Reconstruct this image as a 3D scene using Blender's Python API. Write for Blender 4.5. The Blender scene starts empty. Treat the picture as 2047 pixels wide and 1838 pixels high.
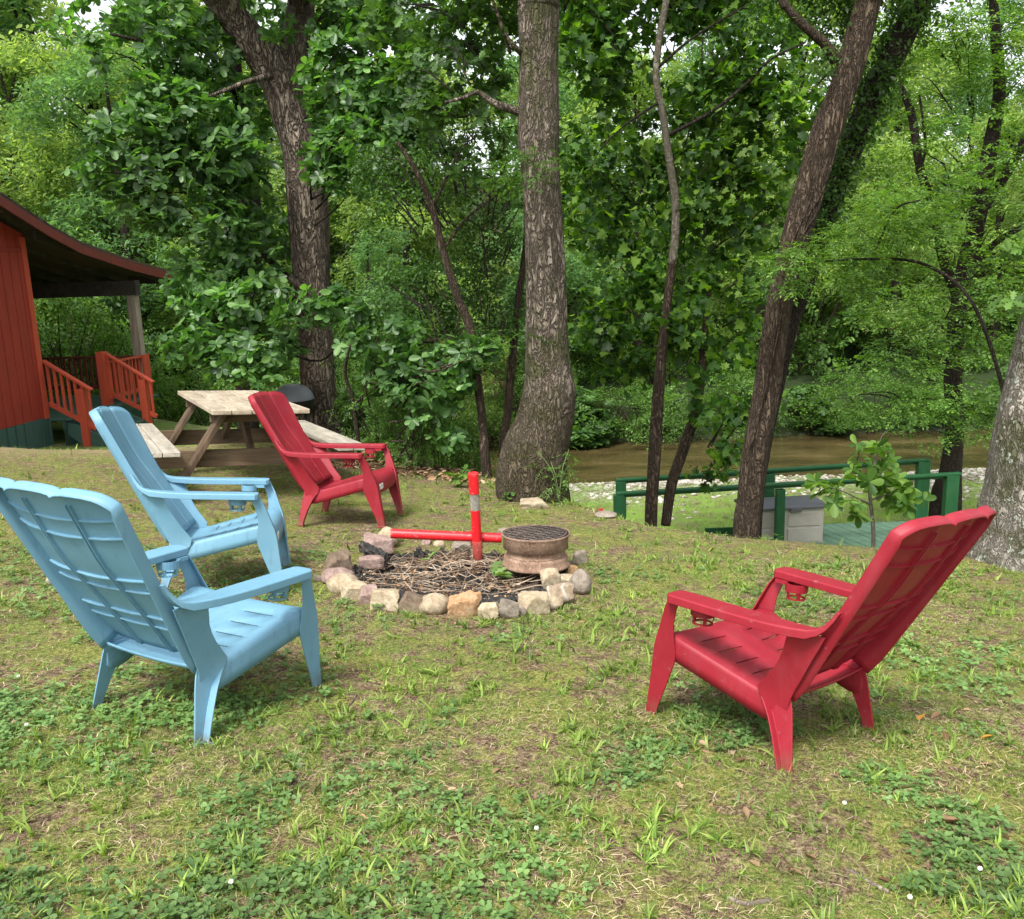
import bpy, bmesh, math, random
import numpy as np
from mathutils import Vector, Matrix
random.seed(7)
rng = np.random.default_rng(7)
SC = bpy.context.scene
COL = SC.collection
R = math.radians
# ------------------------------------------------------------------ camera
FPX, PW, PH, CH = 1830.0, 2047.0, 1838.0, 1.397
PITCH, ROLL = R(12), -0.035
def cam_axes(pi, ro):
    c, s = math.cos(pi), math.sin(pi)
    rt = np.array([1, 0, 0.]); fw = np.array([0, c, -s]); up = np.array([0, s, c])
    c, s = math.cos(ro), math.sin(ro)
    return np.stack([c*rt + s*up, -s*rt + c*up, -fw], 1)
CW = cam_axes(PITCH, ROLL)
CAM = np.array([0, 0, CH])
cd = bpy.data.cameras.new('camera'); co = bpy.data.objects.new('camera', cd); COL.objects.link(co)
M4 = Matrix.Identity(4)
for i in range(3):
    for j in range(3): M4[i][j] = CW[i, j]
    M4[i][3] = CAM[i]
co.matrix_world = M4
cd.sensor_width = 36; cd.sensor_fit = 'HORIZONTAL'; cd.lens = 36*FPX/PW; cd.clip_end = 600; cd.clip_start = .05
SC.camera = co
# ------------------------------------------------------------------ sky, sun, exposure
SUN_EL, SUN_AZ = R(56), R(205)     # azimuth clockwise from +Y
w = bpy.data.worlds.new('World'); SC.world = w; w.use_nodes = True
nt = w.node_tree; nt.nodes.clear()
sky = nt.nodes.new('ShaderNodeTexSky'); sky.sky_type = 'NISHITA'; sky.sun_disc = False
sky.sun_elevation = SUN_EL; sky.sun_rotation = SUN_AZ; sky.dust_density = 3; sky.air_density = 1
hs = nt.nodes.new('ShaderNodeHueSaturation'); hs.inputs['Saturation'].default_value = .22; hs.inputs['Value'].default_value = 1.25
bg = nt.nodes.new('ShaderNodeBackground'); bg.inputs['Strength'].default_value = .15
wo = nt.nodes.new('ShaderNodeOutputWorld')
nt.links.new(sky.outputs[0], hs.inputs['Color']); nt.links.new(hs.outputs[0], bg.inputs['Color']); nt.links.new(bg.outputs[0], wo.inputs[0])
sl = bpy.data.lights.new('sun', 'SUN'); sl.energy = 2.5; sl.angle = R(13); sl.color = (1, .97, .91)
so = bpy.data.objects.new('sun', sl); COL.objects.link(so)
sd = Vector((math.sin(SUN_AZ)*math.cos(SUN_EL), math.cos(SUN_AZ)*math.cos(SUN_EL), math.sin(SUN_EL)))
so.rotation_euler = sd.to_track_quat('Z', 'Y').to_euler()
SC.view_settings.view_transform = 'Standard'; SC.view_settings.look = 'None'; SC.view_settings.gamma = 1
SC.view_settings.exposure = 0.98
SC.cycles.max_bounces = 8; SC.cycles.diffuse_bounces = 3; SC.cycles.transmission_bounces = 4; SC.cycles.transparent_max_bounces = 8
# ------------------------------------------------------------------ geometry helpers
def ray(px, py):
    return CW @ np.array([(px - PW/2)/FPX, -(py - PH/2)/FPX, -1])
def at(px, py, D):
    d = ray(px, py); return CAM + d*(D/d[1])
GN = np.array([0.0594203, 0.0691779, 0.9958331])
RGW = np.array([[0.9981980, 0.0083636, 0.0594203], [-0.0124760, 0.9975263, 0.0691779], [-0.0586947, -0.0697945, 0.9958331]])
GP = RGW @ np.array([0, 0, -CH]) + CAM
def on_lawn(px, py):
    d = ray(px, py); t = ((GP - CAM) @ GN)/(d @ GN); return CAM + d*t
def plane_z(x, y): return GP[2] - (GN[0]*(x - GP[0]) + GN[1]*(y - GP[1]))/GN[2]
def sstep(x): x = np.clip(x, 0, 1); return x*x*(3 - 2*x)
def hash3(i, j, k, s):
    h = (i*374761393 + j*668265263 + k*2147483647 + s*1274126177) & 0xffffffff
    h = ((h ^ (h >> 13))*1274126177) & 0xffffffff
    h = (h ^ (h >> 16)) & 0xffffffff
    return h/4294967295.0
def vnoise(P, s=0):
    P = np.atleast_2d(np.asarray(P, float))
    if P.shape[1] == 2: P = np.c_[P, np.zeros(len(P))]
    f = np.floor(P).astype(np.int64); t = P - f; t = t*t*(3 - 2*t)
    r = 0
    for a in (0, 1):
        for b in (0, 1):
            for c in (0, 1):
                wgt = (t[:, 0] if a else 1 - t[:, 0])*(t[:, 1] if b else 1 - t[:, 1])*(t[:, 2] if c else 1 - t[:, 2])
                r = r + wgt*hash3(f[:, 0] + a, f[:, 1] + b, f[:, 2] + c, s)
    return r*2 - 1
def fbm(P, s=0, o=4, g=.5):
    P = np.atleast_2d(np.asarray(P, float)); r = 0; a = 1; n = 0
    for i in range(o):
        r = r + a*vnoise(P*2**i + 17.3*i, s + i); n += a; a *= g
    return r/n
CX = [-40, -8, -5, -3.2, -2, -1, 0, .5, 1.0, 1.8, 2.6, 4, 8, 40]
CY = [22, 19, 17, 13.5, 11.5, 9.2, 7.9, 7.0, 6.1, 5.75, 5.5, 5.3, 5.3, 5.3]
def height(x, y):
    x = np.asarray(x, float); y = np.asarray(y, float)
    zp = plane_z(x, y) - .62*sstep((y - 9.0)/5.5)*sstep((-x - 2)/3.5)
    yc = np.interp(x, CX, CY); d = np.maximum(y - yc, 0)
    zp = zp - .52*d*sstep(d/2.2)
    low = np.interp(y, [0, 13, 19.8, 20.6, 22.5, 24.6, 25.3, 27, 34, 60, 140], [-3.1, -3.1, -3.42, -3.62, -4.0, -3.75, -3.2, -2.3, -1.2, 3.5, 14])
    low = low + .05*fbm(np.c_[x.ravel()*.7, y.ravel()*.7], 5, 3).reshape(x.shape)
    k = .25
    z = np.where(y > 21, low, np.maximum(zp, low))
    # smooth blend of lawn and lower level
    h = np.clip(.5 + .5*(zp - low)/k, 0, 1)
    z = np.where(y > 23, low, low*(1 - h) + zp*h + k*h*(1 - h))
    z = z + .018*fbm(np.c_[x.ravel()*1.3, y.ravel()*1.3], 3, 3).reshape(x.shape)*np.where(y < 9, 1, 2)
    return z
def hz(x, y): return float(height(np.array([x]), np.array([y]))[0])
def tag(o, label=None, cat=None, group=None, kind=None):
    for k, v in (('label', label), ('category', cat), ('group', group), ('kind', kind)):
        if v: o[k] = v
    return o
def empty(name, loc=(0, 0, 0), rz=0, mat=None):
    o = bpy.data.objects.new(name, None); COL.objects.link(o); o.empty_display_size = .1
    if mat is not None: o.matrix_world = mat
    else: o.location = loc; o.rotation_euler = (0, 0, rz)
    return o
def link(name, me, mat, parent=None, smooth=False):
    if mat: me.materials.append(mat)
    o = bpy.data.objects.new(name, me); COL.objects.link(o)
    if parent is not None: o.parent = parent
    if smooth:
        me.polygons.foreach_set('use_smooth', np.ones(len(me.polygons), bool))
    return o
def np_mesh(name, V, loops, sizes):
    me = bpy.data.meshes.new(name)
    V = np.ascontiguousarray(V, np.float32); loops = np.ascontiguousarray(loops, np.int32); sizes = np.ascontiguousarray(sizes, np.int32)
    me.vertices.add(len(V)); me.vertices.foreach_set('co', V.ravel())
    me.loops.add(len(loops)); me.loops.foreach_set('vertex_index', loops)
    st = np.zeros(len(sizes), np.int32); st[1:] = np.cumsum(sizes)[:-1]
    me.polygons.add(len(sizes)); me.polygons.foreach_set('loop_start', st); me.polygons.foreach_set('loop_total', sizes)
    me.update(calc_edges=True)
    return me
class MB:
    """collects faces, then links them as one mesh object"""
    def __init__(s): s.v = []; s.f = []
    def add(s, vs, fs):
        n = len(s.v); s.v += [tuple(map(float, p)) for p in vs]; s.f += [tuple(i + n for i in f) for f in fs]; return s
    def box(s, x0, x1, y0, y1, z0, z1, m=None):
        vs = [(x, y, z) for z in (z0, z1) for y in (y0, y1) for x in (x0, x1)]
        if m is not None: vs = [m @ Vector(p) for p in vs]
        return s.add(vs, [(0, 2, 3, 1), (4, 5, 7, 6), (0, 1, 5, 4), (2, 6, 7, 3), (0, 4, 6, 2), (1, 3, 7, 5)])
    def beam(s, p, q, w_, h_, up=(0, 0, 1), ext=0):
        p = Vector(p); q = Vector(q); d = (q - p).normalized(); p = p - d*ext; q = q + d*ext
        sd_ = d.cross(Vector(up)).normalized(); u = sd_.cross(d).normalized()
        vs = [a + sd_*x*w_/2 + u*y*h_/2 for a in (p, q) for x, y in ((-1, -1), (1, -1), (1, 1), (-1, 1))]
        return s.add(vs, [(0, 1, 2, 3), (7, 6, 5, 4), (0, 4, 5, 1), (1, 5, 6, 2), (2, 6, 7, 3), (3, 7, 4, 0)])
    def loft(s, secs, cap=True, closed=False):
        K = len(secs[0]); vs = [p for sc in secs for p in sc]; fs = []
        n = len(secs)
        for i in range(n if closed else n - 1):
            a = i*K; b = ((i + 1) % n)*K
            for k in range(K):
                k2 = (k + 1) % K; fs.append((a + k, a + k2, b + k2, b + k))
        if cap and not closed: fs += [tuple(range(K))[::-1], tuple(range((n - 1)*K, n*K))]
        return s.add(vs, fs)
    def tube(s, pts, rad, k=8, cap=True, closed=False):
        pts = [Vector(p) for p in pts]; n = len(pts)
        if not hasattr(rad, '__len__'): rad = [rad]*n
        secs = []; ref = None
        for i in range(n):
            a = pts[(i - 1) % n] if (closed or i > 0) else pts[i]; b = pts[(i + 1) % n] if (closed or i < n - 1) else pts[i]
            d = (b - a).normalized()
            if ref is None: ref = Vector((1, 0, 0)) if abs(d.x) < .9 else Vector((0, 1, 0))
            u = (ref - d*ref.dot(d)).normalized(); ref = u; v = d.cross(u)
            secs.append([pts[i] + (u*math.cos(2*math.pi*j/k) + v*math.sin(2*math.pi*j/k))*rad[i] for j in range(k)])
        return s.loft(secs, cap, closed)
    def lathe(s, prof, k=48, c=(0, 0, 0)):
        secs = [[(c[0] + r*math.cos(2*math.pi*j/k), c[1] + r*math.sin(2*math.pi*j/k), c[2] + z) for j in range(k)] for r, z in prof]
        return s.loft(secs, cap=False, closed=False)
    def build(s, name, mat, parent=None, smooth=False, bevel=0, seg=2, angle=35):
        me = bpy.data.meshes.new(name); me.from_pydata(s.v, [], s.f); me.validate(); me.update()
        bm = bmesh.new(); bm.from_mesh(me); bmesh.ops.recalc_face_normals(bm, faces=bm.faces); bm.to_mesh(me); bm.free()
        o = link(name, me, mat, parent, smooth or bevel > 0)
        if bevel > 0:
            md = o.modifiers.new('bevel', 'BEVEL'); md.width = bevel; md.segments = seg; md.limit_method = 'ANGLE'; md.angle_limit = R(angle)
            wn = o.modifiers.new('wn', 'WEIGHTED_NORMAL'); wn.keep_sharp = True
        return o
def catmull(P, n):
    P = np.asarray(P, float); out = []
    Q = np.vstack([2*P[0] - P[1], P, 2*P[-1] - P[-2]])
    for i in range(1, len(Q) - 2):
        for t in np.linspace(0, 1, n, endpoint=False):
            a, b, c, d = Q[i-1], Q[i], Q[i+1], Q[i+2]
            out.append(.5*((2*b) + (-a + c)*t + (2*a - 5*b + 4*c - d)*t*t + (-a + 3*b - 3*c + d)*t**3))
    out.append(P[-1]); return np.array(out)
# ------------------------------------------------------------------ material helpers
def new_mat(name):
    m = bpy.data.materials.new(name); m.use_nodes = True; t = m.node_tree; t.nodes.clear()
    o = t.nodes.new('ShaderNodeOutputMaterial'); b = t.nodes.new('ShaderNodeBsdfPrincipled'); t.links.new(b.outputs[0], o.inputs[0])
    return m, t, b, o
class NT:
    def __init__(s, t): s.t = t
    def n(s, typ, **kw):
        nd = s.t.nodes.new(typ)
        for k, v in kw.items():
            if k == 'ins':
                for a, b in v.items():
                    if isinstance(b, bpy.types.NodeSocket): s.t.links.new(b, nd.inputs[a])
                    else: nd.inputs[a].default_value = b
            else: setattr(nd, k, v)
        return nd
    def coord(s, kind='Object', scale=(1, 1, 1), rot=(0, 0, 0)):
        c = s.n('ShaderNodeTexCoord'); mp = s.n('ShaderNodeMapping', ins={'Vector': c.outputs[kind]})
        mp.inputs['Scale'].default_value = scale; mp.inputs['Rotation'].default_value = rot; return mp.outputs[0]
    def noise(s, vec, sc, det=4, rough=.55, dist=0):
        return s.n('ShaderNodeTexNoise', ins={'Vector': vec, 'Scale': sc, 'Detail': det, 'Roughness': rough, 'Distortion': dist}).outputs['Fac']
    def ramp(s, fac, stops, interp='LINEAR'):
        r = s.n('ShaderNodeValToRGB', ins={'Fac': fac}); e = r.color_ramp; e.interpolation = interp
        while len(e.elements) < len(stops): e.elements.new(.5)
        for i, (p, c) in enumerate(stops):
            e.elements[i].position = p; e.elements[i].color = (*c, 1) if len(c) == 3 else c
        return r.outputs['Color']
    def mix(s, fac, a, b, mode='MIX'):
        nd = s.n('ShaderNodeMix', data_type='RGBA', blend_type=mode)
        for k, v in ((0, fac), (6, a), (7, b)):
            if isinstance(v, bpy.types.NodeSocket): s.t.links.new(v, nd.inputs[k])
            else: nd.inputs[k].default_value = v if k == 0 else (*v, 1)
        return nd.outputs[2]
    def math(s, op, a, b=0.0, c=None):
        nd = s.n('ShaderNodeMath', operation=op)
        for k, v in ((0, a), (1, b)) + (((2, c),) if c is not None else ()):
            if isinstance(v, bpy.types.NodeSocket): s.t.links.new(v, nd.inputs[k])
            else: nd.inputs[k].default_value = v
        return nd.outputs[0]
    def bump(s, h, strength=.5, dist=.01, nrm=None):
        nd = s.n('ShaderNodeBump', ins={'Height': h, 'Strength': strength, 'Distance': dist})
        if nrm: s.t.links.new(nrm, nd.inputs['Normal'])
        return nd.outputs[0]
def setp(t, b, col=None, rough=None, nrm=None, metal=None, spec=None):
    for k, v in (('Base Color', col), ('Roughness', rough), ('Normal', nrm), ('Metallic', metal), ('Specular IOR Level', spec)):
        if v is None: continue
        if isinstance(v, bpy.types.NodeSocket): t.links.new(v, b.inputs[k])
        else: b.inputs[k].default_value = (*v, 1) if k == 'Base Color' else v
def plastic(name, c1, c2, dirt=(.3, .3, .28)):
    m, t, b, o = new_mat(name); n = NT(t)
    v = n.coord('Object')
    f = n.noise(v, 3.5, 5); col = n.mix(n.ramp(f, [(.35, (0, 0, 0)), (.7, (1, 1, 1))]), c1, c2)
    d = n.ramp(n.noise(v, 38, 4, .7), [(.62, (0, 0, 0)), (.75, (.45, .45, .45))])
    big = n.ramp(n.noise(v, 5, 3), [(.45, (0, 0, 0)), (.65, (1, 1, 1))])
    col = n.mix(n.math('MULTIPLY', d, big), col, dirt)
    fade = n.ramp(n.noise(n.coord('Object', (1, 1, .35)), 11, 5, .7), [(.50, (0, 0, 0)), (.75, (.22, .22, .22))]); col = n.mix(fade, col, tuple(.7*x + .07 for x in c2))
    grime = n.ramp(n.noise(n.coord('Object', (1, 1, .2)), 24, 5, .75), [(.55, (0, 0, 0)), (.75, (.5, .5, .5))]); col = n.mix(grime, col, tuple(.55*x for x in c1))
    spk = n.ramp(n.noise(v, 160, 2, .5), [(.72, (0, 0, 0)), (.76, (.7, .7, .7))]); col = n.mix(n.math('MULTIPLY', spk, big), col, (.10, .07, .05))
    sp_ = n.n('ShaderNodeSeparateXYZ', ins={0: v}); low = n.n('ShaderNodeMapRange', ins={0: sp_.outputs['Z'], 1: .10, 2: .0}).outputs[0]
    col = n.mix(n.math('MULTIPLY', low, n.ramp(n.noise(v, 30, 4), [(.35, (.1, .1, .1)), (.65, (.8, .8, .8))])), col, (.12, .085, .05))
    fine = n.noise(n.coord('Object', (60, 60, 220)), 2.0, 3)
    setp(t, b, col, n.math('MULTIPLY_ADD', f, .22, .42), n.bump(fine, .18, .003), spec=.4)
    return m
def wood(name, c1, c2, c3, axis='Y', scale=1.0, rough=.8):
    m, t, b, o = new_mat(name); n = NT(t)
    st = {'X': (.12, 1, 1), 'Y': (1, .12, 1), 'Z': (1, 1, .12)}[axis]
    v = n.coord('Object', tuple(a*scale for a in st))
    g = n.noise(v, 55, 6, .65, .6); g2 = n.noise(v, 9, 4, .6, 1.5)
    ring = n.n('ShaderNodeTexWave', wave_type='RINGS', ins={'Vector': v, 'Scale': 9, 'Distortion': 9, 'Detail': 3}).outputs['Fac']
    col = n.mix(n.ramp(g, [(.35, (0, 0, 0)), (.65, (1, 1, 1))]), c1, c2)
    col = n.mix(n.ramp(g2, [(.4, (0, 0, 0)), (.62, (1, 1, 1))]), col, c3)
    col = n.mix(n.ramp(ring, [(.0, (.3, .3, .3)), (.25, (0, 0, 0))]), col, tuple(.45*x for x in c1))
    blot = n.ramp(n.noise(n.coord('Object'), 4, 4), [(.5, (0, 0, 0)), (.75, (.5, .5, .5))])
    col = n.mix(blot, col, (.09, .085, .07))
    setp(t, b, col, rough, n.bump(g, .5, .004)); return m
def bark(name, dark, mid, light, ridge=1.0, moss=0.0, lich=0.0, foot=0, zs=.22, sc=26, dist=.03):
    m, t, b, o = new_mat(name); n = NT(t)
    v = n.coord('Object', (1, 1, zs)); wv = n.noise(v, 5, 3)
    r1 = n.math('ABSOLUTE', n.math('SUBTRACT', n.noise(v, sc*.55, 3, .55, .9), .5))
    r2 = n.math('ABSOLUTE', n.math('SUBTRACT', n.noise(n.coord('Object', (1, 1, zs*1.9), (.1, .05, .4)), sc*.8, 3, .6, .6), .5))
    e = n.ramp(n.math('MINIMUM', r1, r2), [(.0, (0, 0, 0)), (.035*ridge, (.55, .55, .55)), (.11*ridge, (1, 1, 1))])
    fine = n.noise(n.coord('Object', (1, 1, .4)), 90, 5, .7)
    big = n.noise(n.coord('Object', (1, 1, .5)), 2.6, 5)
    hgt = n.math('MULTIPLY_ADD', fine, .35, e)
    col = n.mix(e, dark, mid)
    col = n.mix(n.ramp(n.math('MULTIPLY', fine, e), [(.35, (0, 0, 0)), (.7, (1, 1, 1))]), col, light)
    col = n.mix(n.ramp(big, [(.38, (.7, .7, .7)), (.62, (0, 0, 0))]), col, tuple(.6*x for x in mid))
    if moss:
        mo = n.ramp(n.noise(n.coord('Object'), 4.5, 5, .65), [(.52 - .12*moss, (0, 0, 0)), (.62, (.85, .85, .85))])
        col = n.mix(mo, col, (.055, .06, .02))
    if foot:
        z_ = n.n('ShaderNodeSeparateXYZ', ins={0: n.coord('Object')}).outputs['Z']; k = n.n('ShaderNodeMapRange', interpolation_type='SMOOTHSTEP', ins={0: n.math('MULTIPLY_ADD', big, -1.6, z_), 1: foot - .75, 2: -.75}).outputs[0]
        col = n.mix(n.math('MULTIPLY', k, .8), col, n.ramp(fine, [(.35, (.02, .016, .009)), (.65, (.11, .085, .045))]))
    if lich:
        li = n.ramp(n.noise(n.coord('Object'), 9, 6, .65), [(.64 - .1*lich, (0, 0, 0)), (.69 - .1*lich, (1, 1, 1))])
        col = n.mix(li, col, (.42, .44, .38))
    setp(t, b, col, .9, n.bump(hgt, 1.0, dist), spec=.2); return m
def leafmat(name, cols, trans=.4, rough=.42, spec=.4, tcol=None, big=.8, dry=None):
    m, t, b, o = new_mat(name); n = NT(t)
    g = n.n('ShaderNodeNewGeometry'); rnd = g.outputs['Random Per Island']
    c = n.ramp(rnd, [(i/(len(cols) - 1), x) for i, x in enumerate(cols)])
    f = n.ramp(n.noise(n.coord('Object'), big, 3), [(.35, (.62, .62, .62)), (.65, (1.2, 1.2, 1.15))])
    c = n.mix(1.0, c, f, 'MULTIPLY')
    setp(t, b, c, rough, spec=spec)
    tr = n.n('ShaderNodeBsdfTranslucent'); tc = n.mix(1.0, c, tcol or (1.5, 1.55, .55), 'MULTIPLY'); t.links.new(tc, tr.inputs['Color'])
    ms = n.n('ShaderNodeMixShader', ins={0: trans}); t.links.new(b.outputs[0], ms.inputs[1]); t.links.new(tr.outputs[0], ms.inputs[2]); t.links.new(ms.outputs[0], o.inputs[0])
    return m
# ------------------------------------------------------------------ stamping many small shapes into one mesh
def tmpl(parts):
    V = []; L = []; S = []
    for vs, fs in parts:
        n0 = len(V); V += list(vs)
        for f in fs: L += [i + n0 for i in f]; S.append(len(f))
    return np.array(V, float), np.array(L), np.array(S)
def half_leaf(outline, fold=.12, droop=.15):
    """outline: points of the right half from base to tip (x,y); gives a folded leaf of two ngons"""
    vs = [(x, y, fold*abs(x) - droop*y*y) for x, y in outline]; k = len(vs)
    vs += [(-x, y, fold*abs(x) - droop*y*y) for x, y in outline[1:-1]]
    f1 = list(range(k)); f2 = [0] + list(range(k, 2*k - 2)) + [k - 1]
    return vs, [f1, f2[::-1]]
def rotm(yaw, pitch, roll):
    yaw, pitch, roll = map(np.asarray, (yaw, pitch, roll))
    cy, sy, cp, sp, cr, sr = np.cos(yaw), np.sin(yaw), np.cos(pitch), np.sin(pitch), np.cos(roll), np.sin(roll)
    z = np.zeros_like(cy); o = np.ones_like(cy)
    Rz = np.stack([cy, -sy, z, sy, cy, z, z, z, o], -1).reshape(-1, 3, 3)
    Rx = np.stack([o, z, z, z, cp, -sp, z, sp, cp], -1).reshape(-1, 3, 3)
    Ry = np.stack([cr, z, sr, z, o, z, -sr, z, cr], -1).reshape(-1, 3, 3)
    return Rz @ Rx @ Ry
def stamp(templates, P, Rm, sc, rg=rng):
    P = np.asarray(P, float); N = len(P); sc = np.broadcast_to(np.asarray(sc, float), (N,)); ch = rg.integers(0, len(templates), N)
    Vs, Ls, Ss = [], [], []; off = 0
    for ti, (tv, tl, ts) in enumerate(templates):
        ix = np.nonzero(ch == ti)[0]
        if not len(ix): continue
        v = np.einsum('nij,kj->nki', Rm[ix], tv)*sc[ix, None, None] + P[ix, None, :]
        Vs.append(v.reshape(-1, 3)); Ls.append((tl[None] + (np.arange(len(ix))*len(tv))[:, None] + off).ravel()); Ss.append(np.tile(ts, len(ix)))
        off += len(ix)*len(tv)
    return np.vstack(Vs), np.concatenate(Ls), np.concatenate(Ss)
def stamp_obj(name, mat, parent, *a, **k):
    V, L, S = stamp(*a, **k); me = np_mesh(name, V, L, S); return link(name, me, mat, parent)
def rot_pts(vs, yaw, pitch=0, roll=0, s=1, off=(0, 0, 0)):
    m = rotm([yaw], [pitch], [roll])[0]; return [tuple(m @ np.array(p)*s + np.array(off)) for p in vs]
OV = [(0, 0), (.10, .14), (.23, .42), (.27, .68), (.17, .92), (0, 1)]
MP = [(0, 0), (.30, -.10), (.26, .10), (.62, .16), (.44, .36), (.50, .62), (.24, .58), (0, 1)]
LN = [(0, 0), (.17, .32), (.14, .66), (0, 1)]
OK_ = [(0, 0), (.08, .15), (.20, .22), (.12, .34), (.33, .48), (.18, .58), (.30, .78), (.12, .84), (0, 1)]
def whorl(n, outline, seed, spread=1.0, up=.5, stem=.25):
    r = random.Random(seed); parts = []
    for i in range(n):
        v, f = half_leaf(outline, .15, r.uniform(.05, .3)); s = r.uniform(.65, 1.05)
        yaw = 2*math.pi*(i + r.uniform(-.3, .3))/n; parts.append((rot_pts(v, yaw, r.uniform(-.2, up)*spread, r.uniform(-.5, .5), s, (0, 0, 0)), f))
    parts.append(([(-.012, 0, -stem), (.012, 0, -stem), (.006, 0, 0), (-.006, 0, 0)], [(0, 1, 2, 3)]))
    return tmpl(parts)
def frond(n, outline, seed, leaf=.28, flat=.25):
    r = random.Random(seed); parts = [([(-.008, 0, 0), (.008, 0, 0), (.004, 1, -.12), (-.004, 1, -.12)], [(0, 1, 2, 3)])]
    for i in range(n):
        t = (i + .6)/n; sd_ = 1 if i % 2 else -1; v, f = half_leaf(outline, .12, .2)
        parts.append((rot_pts(v, -sd_*r.uniform(.7, 1.2), r.uniform(-flat, flat), r.uniform(-.35, .35), leaf*r.uniform(.7, 1.1)*(1 - .3*abs(t - .5)), (0, t, -.12*t*t)), f))
    v, f = half_leaf(outline, .1, .1); parts.append((rot_pts(v, 0, -.1, 0, leaf, (0, 1, -.12)), f))
    return tmpl(parts)
def cluster(n, outline, seed, rad=.5, leaf=.35):
    r = random.Random(seed); parts = []
    for i in range(n):
        v, f = half_leaf(outline, .15, .15); p = [r.gauss(0, rad*.5) for _ in range(3)]
        parts.append((rot_pts(v, r.uniform(0, 6.28), r.gauss(-.25, .5), r.gauss(0, .5), leaf*r.uniform(.6, 1.2), p), f))
    return tmpl(parts)
T_WHORL = [whorl(n, OV, s) for n, s in ((5, 1), (6, 2), (7, 3), (4, 4), (6, 5))]
T_MAPLE = [cluster(n, MP, s, .55, .62) for n, s in ((3, 11), (4, 12), (5, 13), (4, 14))]
T_OAK = [whorl(n, OK_, s) for n, s in ((5, 21), (6, 22), (4, 23))]
T_FROND = [frond(9, LN, s) for s in (31, 32, 33, 34)]
T_BEECH = [frond(7, OV, s, .30) for s in (35, 36, 37)]
T_SMALL = [cluster(n, OV, s, .55, .36) for n, s in ((6, 41), (7, 42), (8, 43))]
T_FAR = [cluster(5, LN, s, .75, .62) for s in (51, 52, 53, 54)]
def clump_points(cl, per, rg, shell=.55, thr=-.28):
    """cl: (centre, (rx, ry, rz), count multiplier); points spread through uneven ellipsoids, denser towards their skin"""
    P = []; D = []
    for c, r_, k in cl:
        n = int(per*k)
        d = rg.normal(size=(n, 3)); d /= np.linalg.norm(d, axis=1)[:, None]
        u = rg.random(n)**(1/3)*(1 - shell) + shell*(.75 + .3*rg.random(n))
        bumpy = 1 + .35*fbm(d*1.7 + np.array(c), 9, 2)
        p = np.array(c) + d*np.array(r_)*(u*bumpy)[:, None]
        keep = fbm(p*1.6, 77, 2) > thr
        P.append(p[keep]); D.append(d[keep])
    return np.vstack(P), np.vstack(D)
def crown(parent, mat, templates, cl, per, size, rg, mode='any', name='crown', twigs=None, thr=-.28):
    P, D = clump_points(cl, per, rg, thr=thr); n = len(P)
    yaw = np.arctan2(-D[:, 0], D[:, 1]) + rg.normal(0, .9, n)
    if mode == 'flat': pit = rg.normal(-.12, .28, n); rol = rg.normal(0, .3, n)
    elif mode == 'whorl': pit = rg.normal(-.45, .55, n); rol = rg.normal(0, .5, n)
    else: pit = rg.normal(-.35, .55, n); rol = rg.normal(0, .6, n)
    sz = size*rg.uniform(.65, 1.25, n)
    o = stamp_obj(name, mat, parent, templates, P, rotm(yaw, pit, rol), sz, rg)
    if twigs is not None:
        tm, root, nt_ = twigs; mb = MB()
        for i in rg.choice(n, min(nt_, n), replace=False):
            q = P[i]; a = np.array(root(q)); m = (a + q)/2 + rg.normal(0, .12, 3)*np.linalg.norm(q - a) + np.array([0, 0, .06])
            pts = catmull([a, m, q], 5); L = np.linalg.norm(q - a); mb.tube(pts, list(np.linspace(.006 + .008*L, .002, len(pts))), 5)
        mb.build('twigs', tm, parent, smooth=True)['kind'] = 'stuff'
    return o
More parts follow.
